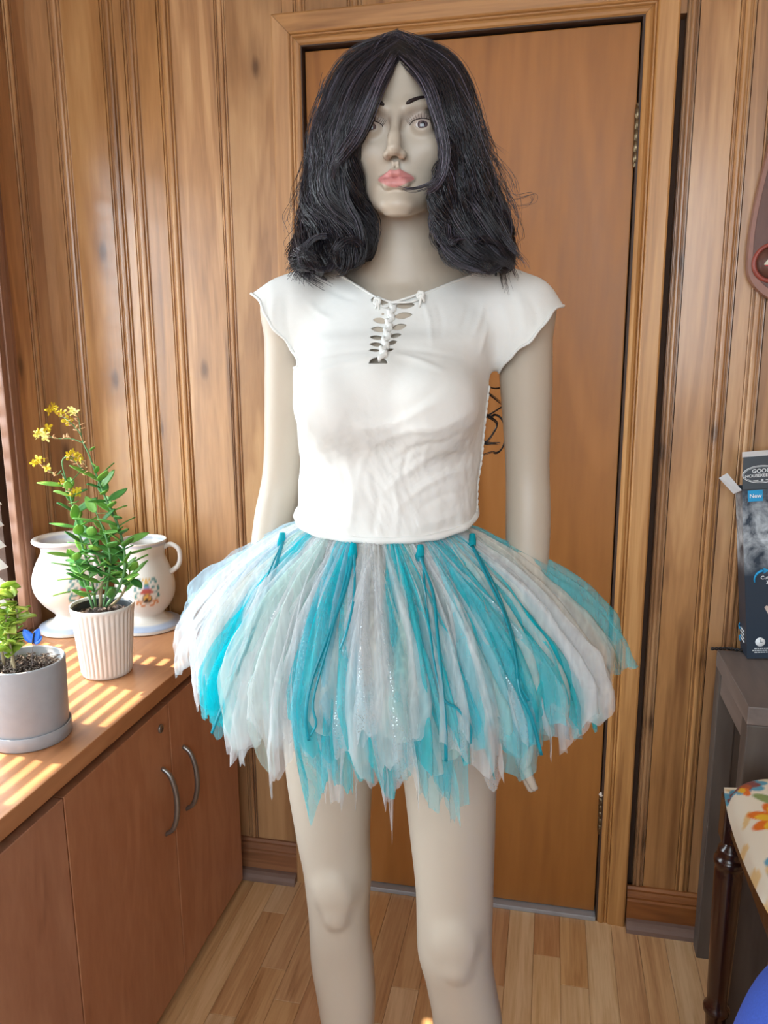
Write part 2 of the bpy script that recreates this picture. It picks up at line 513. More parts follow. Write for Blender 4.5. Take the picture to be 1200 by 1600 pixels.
win = empty('window_1', (0, 0, 0)); tag(win, kind='structure')
def wbox(n, y0, y1, z0, z1, x0, x1, m, bev=0.003): return box(n, x0, x1, y0, y1, z0, z1, m, win, bev)
c = 0.056
M_wcas = wood('window_casing_pine', (104, 68, 50), (138, 96, 72), (164, 120, 92), (16, 16, 0.8), 0.45, tint=0.03)
for y0, y1 in ((WY1, WY1 + c), (WY0 - c, WY0)):
    o = wbox('casing', y0, y1, WZ0 - 0.04, WZ1 + c, XL, XL + 0.020, M_wcas)
    box('casing_bead', XL + 0.0195, XL + 0.025, (y0 + y1) / 2 - 0.012, (y0 + y1) / 2 + 0.012, WZ0 - 0.04, WZ1 + c, M_wcas, o, 0.002)
wbox('casing', WY0, WY1, WZ1, WZ1 + c, XL, XL + 0.020, M_wcas)
wbox('sill', WY0 - 0.05, WY1 + 0.0, WZ0 - 0.03, WZ0 - 0.001, XL - 0.12, XL + 0.022, M_wcas)
for y0, y1 in ((WY1 - 0.028, WY1 - 0.001), (WY0 + 0.001, WY0 + 0.028), ((WY0 + WY1) / 2 - 0.014, (WY0 + WY1) / 2 + 0.014)):
    wbox('window_frame', y0, y1, WZ0 + 0.001, WZ1 - 0.001, XL - 0.125, XL - 0.095, M_white)
for z0, z1 in ((WZ0 + 0.001, WZ0 + 0.03), (WZ1 - 0.03, WZ1 - 0.001)):
    wbox('window_frame', WY0 + 0.028, WY1 - 0.028, z0, z1, XL - 0.124, XL - 0.096, M_white)
G = NT('window_glass'); tr = G.new('ShaderNodeBsdfTransparent'); gl = G.new('ShaderNodeBsdfGlossy'); gl.inputs['Roughness'].default_value = 0.02
mx = G.new('ShaderNodeMixShader'); mx.inputs[0].default_value = 0.06
G.l.new(tr.outputs[0], mx.inputs[1]); G.l.new(gl.outputs[0], mx.inputs[2]); G.l.new(mx.outputs[0], G.out.inputs[0])
ym = (WY0 + WY1) / 2
for y0, y1 in ((WY0 + 0.028, ym - 0.014), (ym + 0.014, WY1 - 0.028)):
    wbox('pane', y0, y1, WZ0 + 0.03, WZ1 - 0.03, XL - 0.112, XL - 0.108, G.m, 0)

blind = empty('venetian_blind', (XL - 0.03, ym, WZ0))
tag(blind, 'white venetian blind in the window at the left edge', 'blind')
S = NT('blind_slat'); S.set(color=srgb(236, 232, 226), rough=0.45)
d1 = S.new('ShaderNodeBsdfTranslucent'); d1.inputs[0].default_value = srgb(240, 236, 228)
ms = S.new('ShaderNodeMixShader'); ms.inputs[0].default_value = 0.25
S.l.new(S.b.outputs[0], ms.inputs[1]); S.l.new(d1.outputs[0], ms.inputs[2]); S.l.new(ms.outputs[0], S.out.inputs[0])
pitch, sw, tilt = 0.050, 0.052, math.radians(37)
sec = []
for k in range(5):
    a = (k / 4 - 0.5) * sw
    sec.append((a * math.cos(tilt), -a * math.sin(tilt) + 0.0035 * (1 - (k / 2 - 1) ** 2)))
th = 0.0012
n5 = len(sec)
yl, yr = WY0 + 0.008 - ym, WY1 - 0.008 - ym
V = [(a, yl, b) for a, b in sec] + [(a, yr, b) for a, b in sec] + [(a, yl, b - th) for a, b in sec] + [(a, yr, b - th) for a, b in sec]
Fc = []
for k in range(n5 - 1):
    Fc += [(k, k + 1, n5 + k + 1, n5 + k), (2 * n5 + k, 3 * n5 + k, 3 * n5 + k + 1, 2 * n5 + k + 1), (k, 2 * n5 + k, 2 * n5 + k + 1, k + 1), (n5 + k, n5 + k + 1, 3 * n5 + k + 1, 3 * n5 + k)]
Fc += [(0, n5, 3 * n5, 2 * n5), (n5 - 1, 3 * n5 - 1, 4 * n5 - 1, 2 * n5 - 1)]
s0 = None
z = 0.035
while z < WZ1 - WZ0 - 0.05:
    if s0 is None:
        s0 = mesh_obj('slat', V, Fc, S.m, blind, smooth=False); o = s0
    else:
        o = link(bpy.data.objects.new('slat', s0.data), blind)
    o.location = (0, 0, z); z += pitch
box('head_rail', -0.028, 0.028, yl, yr, WZ1 - WZ0 - 0.042, WZ1 - WZ0 - 0.002, M_white, blind, 0.003)
box('bottom_rail', -0.024, 0.024, yl, yr, 0.001, 0.016, M_white, blind, 0.003)
for yy in (yl + 0.18, yr - 0.18):
    tube('ladder_cord', [(0.0, yy, 0.014), (0.0, yy, WZ1 - WZ0 - 0.04)], 0.0012, M_white, blind, 5)
# unseen overhang added outside to keep high sun out of the window
tag(box('sun_blocker', -1.80, XL - 0.14, -2.6, 2.2, 2.34, 2.42, M_plaster), kind='structure')
# ================================================================ low cabinets under the window
M_cherry = wood('cherry_laminate', (146, 96, 68), (176, 120, 88), (192, 138, 104), (7, 7, 1.6), 0.42, tint=0.03, fine=0.5)
M_top = wood('worktop_laminate', (152, 100, 64), (180, 124, 84), (198, 142, 100), (9, 1.2, 9), 0.36, tint=0.02, fine=0.35)
M_steel = plain('handle_steel', (150, 146, 142), 0.35, 0.85)
M_gap = plain('painted_gap_shade', (48, 30, 22), 0.7)  # near-black colour paints in the shade of the recesses at worktop and toe
XD, ZT = -0.752, 0.733
def cabinet(name, y0, y1, label, splits, handles, lock):
    c = empty(name, ((XL - 0.75) / 2, (y0 + y1) / 2, 0))
    tag(c, label, 'cabinet', 'laminate cabinets under the worktop')
    ox, oy = c.location.x, c.location.y
    def b(n, xa, xb, ya, yb, za, zb, m, p=c, bev=0.001): return box(n, xa - ox, xb - ox, ya - oy, yb - oy, za, zb, m, p, bev, 1)
    b('body', XL + 0.024, XD - 0.0205, y0 + 0.0005, y1 - 0.0005, 0.024, 0.672, M_cherry)
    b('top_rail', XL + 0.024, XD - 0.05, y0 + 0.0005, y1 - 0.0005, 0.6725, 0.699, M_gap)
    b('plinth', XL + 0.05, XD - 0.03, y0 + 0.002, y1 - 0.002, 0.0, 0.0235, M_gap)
    for i, (ya, yb) in enumerate(splits):
        d = b('door', XD - 0.0195, XD, ya + 0.0015, yb - 0.0015, 0.026, 0.675, M_cherry, c, 0.0012)
        hy = handles[i]
        if hy is not None:
            pts = [(XD - 0.001, hy, 0.402), (XD + 0.016, hy, 0.416), (XD + 0.026, hy, 0.445), (XD + 0.029, hy, 0.477), (XD + 0.026, hy, 0.509), (XD + 0.016, hy, 0.538), (XD - 0.001, hy, 0.552)]
            tube('handle', [(p[0] - ox, p[1] - oy, p[2]) for p in pts], [0.0045, 0.0052, 0.0058, 0.006, 0.0058, 0.0052, 0.0045], M_steel, d, 10, 26)
        if lock and i == 0:
            o = lathe('lock', [(0.0, 0.004), (0.0028, 0.004), (0.0030, 0.0025), (0.0065, 0.0035), (0.0085, 0.003), (0.0092, 0.0), (0.0, -0.002)], M_steel, d, 20)
            o.rotation_euler = (0, PI / 2, 0); o.location = (XD - ox, 1.342 - oy, 0.637)
            k = box('keyhole', -0.0022, 0.0022, -0.0006, 0.0006, 0.0038, 0.0044, M_gap, d)
            k.rotation_euler = (0, PI / 2, 0); k.location = (XD - ox, 1.342 - oy, 0.637)
    return c
cabinet('low_cabinet', 1.020, 1.717, 'cherry laminate cabinet with two arched steel handles and a round lock', ((1.020, 1.379), (1.379, 1.717)), (1.338, 1.432), True)
cabinet('low_cabinet', 0.25, 1.020, 'cherry laminate cabinet without visible handle at the lower left corner', ((0.64, 1.020), (0.25, 0.64)), (None, None), False)
tag(box('worktop', XL + 0.024, -0.744, 0.24, 1.7185, 0.7, ZT, M_top, None, 0.002), 'long orange brown laminate worktop striped with sunlight under the plants', 'worktop')
# ================================================================ implicit-surface modelling tools
def pchip(xk, yk, x):
    xk = np.asarray(xk, float); yk = np.asarray(yk, float)
    h = np.diff(xk); d = np.diff(yk) / h
    m = np.zeros_like(yk)
    m[0], m[-1] = d[0], d[-1]
    for i in range(1, len(xk) - 1):
        if d[i - 1] * d[i] > 0:
            w1, w2 = 2 * h[i] + h[i - 1], h[i] + 2 * h[i - 1]
            m[i] = (w1 + w2) / (w1 / d[i - 1] + w2 / d[i])
    x = np.clip(x, xk[0], xk[-1])
    i = np.clip(np.searchsorted(xk, x) - 1, 0, len(xk) - 2)
    t = (x - xk[i]) / h[i]
    return ((1 + 2 * t) * (1 - t) ** 2 * yk[i] + t * (1 - t) ** 2 * h[i] * m[i] + t * t * (3 - 2 * t) * yk[i + 1] + t * t * (t - 1) * h[i] * m[i + 1])

def smin(a, b, k):
    if k <= 0: return np.minimum(a, b)
    h = np.clip(0.5 + 0.5 * (b - a) / k, 0, 1)
    return b * (1 - h) + a * h - k * h * (1 - h)

def smax(a, b, k): return -smin(-a, -b, k)

class Field:
    def __init__(s, xs, ys, zs):
        s.ax = [np.asarray(a, np.float32) for a in (xs, ys, zs)]
        s.F = np.full([len(a) for a in s.ax], 0.5, np.float32)
    def sl(s, lo, hi):
        out = []
        for a, l, h in zip(s.ax, lo, hi):
            i, j = np.searchsorted(a, l), np.searchsorted(a, h)
            out.append(slice(max(0, i - 1), min(len(a), j + 1)))
        return tuple(out)
    def grid(s, S):
        return s.ax[0][S[0]][:, None, None], s.ax[1][S[1]][None, :, None], s.ax[2][S[2]][None, None, :]
    def add(s, fn, lo, hi, k=0.0, sub=False):
        pad = k + 0.012
        S = s.sl([l - pad for l in lo], [h + pad for h in hi])
        if any(q.stop <= q.start for q in S): return
        d = fn(*s.grid(S)).astype(np.float32)
        s.F[S] = smax(s.F[S], -d, k) if sub else smin(s.F[S], d, k)
    def cap(s, a, b, ra, rb, k=0.02, sub=False):
        a = np.asarray(a, float); b = np.asarray(b, float); ab = b - a; L2 = ab @ ab + 1e-12
        def fn(x, y, z):
            t = np.clip(((x - a[0]) * ab[0] + (y - a[1]) * ab[1] + (z - a[2]) * ab[2]) / L2, 0, 1)
            return np.sqrt((x - a[0] - t * ab[0]) ** 2 + (y - a[1] - t * ab[1]) ** 2 + (z - a[2] - t * ab[2]) ** 2) - (ra + (rb - ra) * t)
        r = max(ra, rb)
        s.add(fn, np.minimum(a, b) - r, np.maximum(a, b) + r, k, sub)
    def chain(s, pts, rs, k=0.02, ki=0.003):
        P = np.array(pts, float); rs = np.array(rs, float)
        if len(P) > 2:
            m = 4 * (len(P) - 1) + 1
            rs = pchip(np.arange(len(P)), rs, np.linspace(0, len(P) - 1, m)); P = smooth_path(P, m)
        def fn(x, y, z):
            d = None
            for a, b, ra, rb in zip(P[:-1], P[1:], rs[:-1], rs[1:]):
                ab = b - a; L2 = ab @ ab + 1e-12
                t = np.clip(((x - a[0]) * ab[0] + (y - a[1]) * ab[1] + (z - a[2]) * ab[2]) / L2, 0, 1)
                e = np.sqrt((x - a[0] - t * ab[0]) ** 2 + (y - a[1] - t * ab[1]) ** 2 + (z - a[2] - t * ab[2]) ** 2) - (ra + (rb - ra) * t)
                d = e if d is None else np.minimum(d, e)
            return d
        r = rs.max()
        s.add(fn, P.min(0) - r, P.max(0) + r, k)
    def ell(s, c, r, k=0.01, sub=False, rz=0.0, ry=0.0):
        c = np.asarray(c, float); r = np.asarray(r, float); ca, sa = math.cos(rz), math.sin(rz); cb, sb = math.cos(ry), math.sin(ry)
        def fn(x, y, z):
            X, Y, Z = x - c[0], y - c[1], z - c[2]
            X, Y = X * ca + Y * sa, -X * sa + Y * ca
            X, Z = X * cb - Z * sb, X * sb + Z * cb
            k0 = np.sqrt((X / r[0]) ** 2 + (Y / r[1]) ** 2 + (Z / r[2]) ** 2)
            k1 = np.sqrt((X / r[0] ** 2) ** 2 + (Y / r[1] ** 2) ** 2 + (Z / r[2] ** 2) ** 2)
            return k0 * (k0 - 1.0) / (k1 + 1e-9)
        m = r.max()
        s.add(fn, c - m, c + m, k, sub)
    def loft(s, rows, k=0.02, n=2.0, rz=0.0, org=(0, 0), caps=0.0):
        """rows: (z, cx, cy, a, b_front, b_back) sorted by z; rz/org turn the section about a vertical axis"""
        R = np.array(sorted(rows), float); zk = R[:, 0]
        ca, sa = math.cos(rz), math.sin(rz)
        def fn(x, y, z):
            v = [pchip(zk, R[:, i], z.ravel())[None, None, :] for i in range(1, 6)]
            X0, Y0 = x - org[0], y - org[1]
            X = X0 * ca + Y0 * sa - v[0]; Y = -X0 * sa + Y0 * ca - v[1]
            b = np.where(Y < 0, v[3], v[4])
            rho = ((np.abs(X) / v[2]) ** n + (np.abs(Y) / b) ** n) ** (1.0 / n) + 1e-6
            rad = np.sqrt(X * X + Y * Y)
            d = np.where(rho > 0.25, rad * (1 - 1 / rho), -np.minimum(v[2], b) * (1 - rho))
            return np.maximum(d, np.maximum(zk[0] - z, z - zk[-1]))
        m = max(R[:, 3].max(), R[:, 4].max(), R[:, 5].max()) + np.abs(R[:, 1:3]).max() * (1 if (org[0] or org[1]) else 0)
        if org[0] or org[1]:
            lo = [org[0] - m, org[1] - m, zk[0]]; hi = [org[0] + m, org[1] + m, zk[-1]]
        else:
            lo = [(R[:, 1] - R[:, 3]).min(), (R[:, 2] - R[:, 4]).min(), zk[0]]; hi = [(R[:, 1] + R[:, 3]).max(), (R[:, 2] + R[:, 5]).max(), zk[-1]]
        s.add(fn, lo, hi, k)
    def mesh(s):
        F = s.F; ins = F < 0
        nx, ny, nz = F.shape
        cnt = np.zeros((nx - 1, ny - 1, nz - 1), np.int8)
        for i in (0, 1):
            for j in (0, 1):
                for k in (0, 1):
                    cnt += ins[i:nx - 1 + i, j:ny - 1 + j, k:nz - 1 + k]
        act = (cnt > 0) & (cnt < 8)
        I, J, K = np.nonzero(act)
        idx = np.full(act.shape, -1, np.int32); idx[I, J, K] = np.arange(len(I))
        corner = {(i, j, k): F[I + i, J + j, K + k] for i in (0, 1) for j in (0, 1) for k in (0, 1)}
        X, Y, Z = s.ax
        acc = np.zeros((len(I), 3)); num = np.zeros(len(I))
        for a in corner:
            for ax in range(3):
                if a[ax] == 0:
                    b = list(a); b[ax] = 1; b = tuple(b)
                    fa, fb = corner[a], corner[b]
                    m = (fa < 0) != (fb < 0)
                    t = np.where(m, fa / np.where(m, fa - fb, 1), 0)
                    p = [np.array(q, float) for q in (X[I + a[0]], Y[J + a[1]], Z[K + a[2]])]
                    q = (X[I + b[0]], Y[J + b[1]], Z[K + b[2]])
                    p[ax] = p[ax] + t * (q[ax] - p[ax])
                    for c in range(3): acc[:, c] += np.where(m, p[c], 0)
                    num += m
        V = acc / num[:, None]
        quads = []
        for ax in range(3):
            A = np.moveaxis(ins, ax, 0); D = np.moveaxis(idx, ax, 0)
            e = A[:-1] != A[1:]
            e[:, 0, :] = False; e[:, -1, :] = False; e[:, :, 0] = False; e[:, :, -1] = False
            i, j, k = np.nonzero(e)
            q = np.stack([D[i, j - 1, k - 1], D[i, j, k - 1], D[i, j, k], D[i, j - 1, k]], 1)
            flip = A[:-1][i, j, k]
            if ax == 1: flip = ~flip
            q[~flip] = q[~flip][:, ::-1]
            quads.append(q)
        return V, np.vstack(quads)

def refine_axis(lo, hi, coarse, zones):
    """axis samples from lo to hi; zones: (a, b, step)"""
    out = [lo]
    while out[-1] < hi:
        st = coarse
        for a, b, s_ in zones:
            if a <= out[-1] < b: st = min(st, s_)
        out.append(out[-1] + st)
    return np.array(out)

def relax(V, faces, it=1, f=0.5):
    E = np.vstack([faces[:, [i, (i + 1) % faces.shape[1]]] for i in range(faces.shape[1])])
    for _ in range(it):
        S = np.zeros_like(V); C = np.zeros(len(V))
        for a, b in ((0, 1), (1, 0)):
            for c in range(3): S[:, c] += np.bincount(E[:, a], V[E[:, b], c], len(V))
            C += np.bincount(E[:, a], minlength=len(V))
        V = V + f * (S / np.maximum(C, 1)[:, None] - V)
    return V

def vnormals(V, T):
    fn = np.cross(V[T[:, 1]] - V[T[:, 0]], V[T[:, 2]] - V[T[:, 0]])
    N = np.zeros_like(V)
    for i in range(3):
        for c in range(3): N[:, c] += np.bincount(T[:, i], fn[:, c], len(V))
    return N / (np.linalg.norm(N, axis=1)[:, None] + 1e-12)

def tris(Q): return np.vstack([Q[:, [0, 1, 2]], Q[:, [0, 2, 3]]])

def clip_mesh(V, T, g):
    """keep the part of a triangle mesh where the per-vertex field g >= 0, cutting edges exactly"""
    V = list(map(tuple, V)); keep = g >= 0
    n = keep[T].sum(1)
    out = [tuple(t) for t in T[n == 3]]
    cache = {}
    def cut(a, b):
        key = (min(a, b), max(a, b))
        if key not in cache:
            t = g[a] / (g[a] - g[b]); pa, pb = V[a], V[b]
            V.append(tuple(pa[i] + t * (pb[i] - pa[i]) for i in range(3))); cache[key] = len(V) - 1
        return cache[key]
    for t in T[(n == 1) | (n == 2)]:
        poly = []
        for i in range(3):
            a, b = int(t[i]), int(t[(i + 1) % 3])
            if keep[a]: poly.append(a)
            if keep[a] != keep[b]: poly.append(cut(a, b))
        for i in range(1, len(poly) - 1): out.append((poly[0], poly[i], poly[i + 1]))
    V = np.array(V); T = np.array(out)
    used = np.unique(T); mp = np.full(len(V), -1); mp[used] = np.arange(len(used))
    return V[used], mp[T]

def boundary_loops(T):
    E = {}
    for t in T:
        for i in range(3): E[(t[i], t[(i + 1) % 3])] = 1
    nxt = {}
    for a, b in E:
        if (b, a) not in E: nxt[b] = a
    loops = []
    while nxt:
        s0, c = next(iter(nxt.items())); del nxt[s0]; L = [s0]
        while c in nxt:
            L.append(c); c = nxt.pop(c)
        loops.append(L)
    return loops

def px_of(P):
    d = np.asarray(P, float) - np.array([0, 0, CAM_H])
    w = d @ FWD
    return 600 + FPX * (d @ RGT) / w, 800 - FPX * (d @ UPV) / w
# ================================================================ mannequin
YB = 1.085
def row(py, pl, pr, Y, bf, bb, shrink=0.0):
    L, R = at(pl, py, Y), at(pr, py, Y)
    d = ((L + R) / 2 - np.array([0, 0, CAM_H])) @ FWD
    a = (pr - pl) / 2 / FPX * d - shrink
    m = at((pl + pr) / 2, py, Y)
    return (m[2], m[0], Y, a, bf, bb)
HZ = at(631, 197, 0.995)[2]
HO = np.array([at(631, 197, 1.07)[0], 1.07, HZ]); HR = math.radians(4.0)
_c, _s = math.cos(HR), math.sin(HR)
def hw(x, y, z):
    """head-local point to world"""
    return np.array([HO[0] + x * _c - y * _s, HO[1] + x * _s + y * _c, HO[2] + z])
xs = refine_axis(-0.475, 0.035, 0.005, ((-0.275, -0.135, 0.0016), (-0.115, -0.02, 0.0045)))
ys = refine_axis(0.80, 1.27, 0.005, ((0.950, 1.035, 0.0016),))
zs = refine_axis(-0.005, 1.80, 0.0055, ((1.535, 1.690, 0.0016), (0.66, 0.90, 0.004)))
B = Field(xs, ys, zs)
cxs = at(604, 800, YB)[0]; cxb = at(611, 590, YB)[0]; cxu = at(628, 470, 1.10)[0]
torso_rows = [
    (0.78, -0.237, 1.085, 0.060, 0.045, 0.050), (0.82, -0.237, 1.085, 0.120, 0.075, 0.090), (0.87, -0.237, 1.085, 0.157, 0.088, 0.108), (0.93, -0.237, 1.085, 0.163, 0.094, 0.112),
    (1.00, -0.236, 1.085, 0.148, 0.093, 0.098), (1.06, cxs, 1.085, 0.120, 0.088, 0.084), (1.11, cxs, 1.085, 0.106, 0.083, 0.077),
    (1.16, cxs, 1.085, 0.105, 0.084, 0.077), (1.24, (cxs + cxb) / 2, 1.085, 0.115, 0.090, 0.084), (1.30, cxb, 1.087, 0.122, 0.092, 0.090),
    (1.36, (cxb + cxu) / 2, 1.09, 0.128, 0.088, 0.092), (1.41, cxu, 1.095, 0.128, 0.074, 0.084), (1.445, cxu, 1.10, 0.105, 0.056, 0.066),
    (1.475, cxu + 0.001, 1.10, 0.068, 0.046, 0.055), (1.50, cxu + 0.002, 1.10, 0.046, 0.040, 0.045)]
B.loft(torso_rows, 0.01, 2.15)
nb = at(628, 430, 1.105); 
for s_, px in ((-1, 527), (1, 668)):
    B.ell((at(px, 590, 1.0)[0] + 0.004, 1.012, 1.318), (0.055, 0.052, 0.055), 0.035)
B.ell((cxb + 0.004, 1.068, 1.395), (0.070, 0.052, 0.06), 0.02); B.cap((cxb, 1.018, 1.36), (cxb, 1.012, 1.31), 0.026, 0.026, 0.03)
# shoulders and neck
shR, shL = at(455, 484, 1.105), at(818, 484, 1.115)
for sh in (shR, shL):
    B.chain([(cxu, 1.108, 1.492), (cxu * 0.5 + sh[0] * 0.5, 1.108, 1.462), sh], (0.036, 0.036, 0.040), 0.03)
neck0, neck1 = np.array([cxu, 1.112, 1.44]), hw(0, 0.022, -0.055)
B.cap(neck0, neck1, 0.052, 0.0475, 0.028)
# collar bones
for sx in (-1, 1):
    B.cap((cxu + sx * 0.012, 1.048, 1.448), (cxu + sx * 0.10, 1.072, 1.462), 0.007, 0.006, 0.014)
# arms
armR = [shR, at(452, 600, 1.12), at(443, 735, 1.135), at(430, 810, 1.125), at(408, 945, 1.09)]
armL = [shL, at(822, 600, 1.13), at(824, 735, 1.14), at(825, 820, 1.13), at(818, 1070, 1.10)]
for A in (armR, armL):
    B.chain(A, (0.039, 0.0365, 0.0315, 0.0325, 0.0225), 0.02)
def hand(wr, kn, side):
    wr, kn = np.array(wr), np.array(kn)
    ax = (kn - wr) / np.linalg.norm(kn - wr)
    lat = np.array([0.25 * side, -1.0, 0.0]); lat -= ax * (lat @ ax); lat /= np.linalg.norm(lat)   # thumb side faces the front
    B.cap(wr, wr + ax * 0.03, 0.022, 0.021, 0.02)
    for t in (-0.020, -0.007, 0.007, 0.020):
        B.cap(wr + ax * 0.02 + lat * t * 0.7, kn + lat * t, 0.013, 0.0115, 0.012)
    palm = np.cross(ax, lat) * side
    for t, L in ((-0.0235, 0.058), (-0.008, 0.072), (0.008, 0.078), (0.0235, 0.070)):
        p = kn + lat * t
        q = p + ax * L * 0.42 + lat * t * 0.10 - palm * 0.003; r = q + ax * L * 0.33 - palm * 0.008 ; e = r + ax * L * 0.25 - palm * 0.010
        B.chain([p, q, r, e], (0.0098, 0.0090, 0.0080, 0.0066), 0.003)
    b0 = wr + ax * 0.025 + lat * 0.018
    B.chain([b0, b0 + ax * 0.028 + lat * 0.022, b0 + ax * 0.055 + lat * 0.030, b0 + ax * 0.076 + lat * 0.030], (0.0135, 0.0115, 0.0095, 0.0075), 0.008)
hand(armL[-1], at(812, 1146, 1.085), 1)
hand(armR[-1], at(398, 1025, 1.07), -1)
# legs
R_rows = [row(1080, 440, 590, 1.085, .080, .085), row(1200, 447, 583, 1.085, .070, .076), row(1300, 463, 578, 1.082, .062, .066), row(1370, 476, 580, 1.078, .056, .057),
          row(1440, 483, 577, 1.08, .049, .052), row(1500, 485, 583, 1.088, .044, .058), row(1560, 495, 586, 1.094, .042, .062), row(1600, 502, 584, 1.097, .041, .061)]
L_rows = [row(1080, 618, 780, 1.07, .080, .090), row(1230, 632, 775, 1.045, .068, .076), row(1300, 640, 773, 1.035, .064, .070), row(1400, 650, 770, 1.025, .056, .060),
          row(1480, 652, 768, 1.02, .050, .053), row(1540, 666, 775, 1.03, .045, .058), row(1600, 676, 784, 1.045, .042, .062)]
for rows, ankle in ((R_rows, (-0.305, 1.11)), (L_rows, (-0.105, 1.075))):
    c = rows[-1]
    rows += [(0.20, (c[1] + ankle[0]) / 2, ankle[1] - .004, 0.036, .036, .046), (0.12, ankle[0], ankle[1], 0.030, .031, .036), (0.04, ankle[0], ankle[1], 0.031, .034, .036)]
    B.loft(rows, 0.03, 2.0)
    a = np.array([ankle[0], ankle[1], 0.032])
    B.chain([a + [0, 0.028, -0.006], a + [0, -0.06, 0.002], a + [0, -0.125, -0.012], a + [0, -0.165, -0.017]], (0.027, 0.030, 0.022, 0.014), 0.02)
for px, py, Y in ((521, 1400, 1.024), (712, 1478, 0.972)):
    p = at(px, py, Y)
    B.ell(p + [0, 0.005, 0], (0.023, 0.012, 0.028), 0.026); B.ell(p + [0.002, 0.006, -0.044], (0.013, 0.010, 0.014), 0.02)
# head
hl = [(-.0985, .016, -.083, -.046), (-.091, .029, -.0875, -.020), (-.076, .0405, -.0855, .008), (-.060, .047, -.084, .020), (-.035, .0535, -.0835, .040), (0, .060, -.080, .075),
      (.03, .0635, -.0845, .090), (.06, .064, -.080, .093), (.080, .057, -.066, .080), (.097, .042, -.044, .060), (.107, .016, -.016, .026)]
B.loft([(HO[2] + z, 0, (yf + yb) / 2, a, (yb - yf) / 2, (yb - yf) / 2) for z, a, yf, yb in hl], 0.012, 2.25, HR, (HO[0], HO[1]))
def he(c, r, k, sub=False, ry=0.0): B.ell(hw(*c), r, k, sub, HR, ry)
he((0, -.079, -.0895), (.0185, .012, .012), .012)                     # chin
for s_ in (-1, 1):
    he((s_ * .037, -.064, -.022), (.021, .016, .020), .016)           # cheek bone
    he((s_ * .0305, -.0985, .0015), (.0195, .0145, .0125), .010, True) # eye socket
    he((s_ * .0310, -.0715, -.001), (.0152, .0150, .0150), .004)       # lids over the eyeball
    he((s_ * .0310, -.0900, -.0012), (.0138, .0085, .0053), .0012, True)
    B.cap(hw(s_ * .016, -.0835, .020), hw(s_ * .040, -.0770, .024), .0055, .004, .010)  # brow ridge
    he((s_ * .0092, -.0950, -.0362), (.0058, .0078, .0052), .010)      # wing of the nose
    he((s_ * .063, .012, -.012), (.006, .016, .028), .006)             # ear
B.cap(hw(0, -.0830, .014), hw(0, -.0995, -.018), .0055, .0062, .014)
B.cap(hw(0, -.1000, -.018), hw(0, -.1050, -.031), .0066, .0076, .007)
for s_ in (-1, 1): he((s_ * .0062, -.1005, -.0405), (.0030, .0042, .0028), .0015, True)
B.cap(hw(-.003, -.090, -.044), hw(-.0035, -.0885, -.051), .0022, .0022, .004); B.cap(hw(.003, -.090, -.044), hw(.0035, -.0885, -.051), .0022, .0022, .004)
for s_ in (-1, 1):
    B.cap(hw(s_ * .004, -.0915, -.0555), hw(s_ * .0195, -.0815, -.0600), .0046, .0020, .0035)   # upper lip
B.cap(hw(-.010, -.0885, -.0672), hw(.010, -.0885, -.0672), .0056, .0056, .0045)
for s_ in (-1, 1): B.cap(hw(s_ * .010, -.0885, -.0672), hw(s_ * .020, -.0810, -.0615), .0056, .0018, .0045)
for s_ in (-1, 1): B.cap(hw(0, -.0980, -.0612), hw(s_ * .021, -.0870, -.0608), .0011, .0010, .002, True)
BV, BQ = B.mesh()
BV = relax(BV, BQ, 2, 0.5)
M_skin = attr_mat('mannequin_paint', 0.42, 0.45)
body_root = empty('mannequin', (-0.21, 1.08, 0))
tag(body_root, 'pale life size female mannequin standing before the door', 'mannequin')
body_root.location = (0, 0, 0)
body = np_mesh('body', BV, BQ, M_skin, body_root)
# make-up
loc = BV - HO
lx = loc[:, 0] * _c + loc[:, 1] * _s; ly = -loc[:, 0] * _s + loc[:, 1] * _c; lz = loc[:, 2]
skin = lin(191, 178, 161)
cols = np.tile(skin, (len(BV), 1))
u = np.clip(np.abs(lx) / .0225, 0, 1)
zt = -.0612 + .0098 * (1 - u ** 2) ** 0.8 - .0018 * np.exp(-(lx / .004) ** 2); zb_ = -.0612 - .0110 * (1 - u ** 2)
lipm = np.clip(np.minimum(zt - lz, lz - zb_) / .0012 + 0.5, 0, 1) * (np.abs(lx) < .0225) * (ly < -.074)
cols = cols * (1 - lipm[:, None]) + lin(204, 138, 134) * lipm[:, None]
line = np.exp(-((lz + .0611) / .0011) ** 2) * (np.abs(lx) < .0215) * (ly < -.074)
cols = cols * (1 - 0.6 * line[:, None]) + lin(150, 70, 74) * 0.6 * line[:, None]
for s_ in (-1, 1):
    ex, ez = (lx - s_ * .031) / .022, (lz - .006) / .010
    m = np.exp(-(ex ** 2 + ez ** 2) * 1.3) * (ly < -.06) * 0.45
    cols = cols * (1 - m[:, None]) + lin(150, 124, 128) * m[:, None]
    for sx, sz in ((s_ * .0062, -.0405),):
        m = np.exp(-(((lx - sx) / .0028) ** 2 + ((lz - sz) / .0022) ** 2)) * (ly < -.09) * 0.6
        cols = cols * (1 - m[:, None]) + lin(168, 120, 90) * m[:, None]
paint(body, cols)
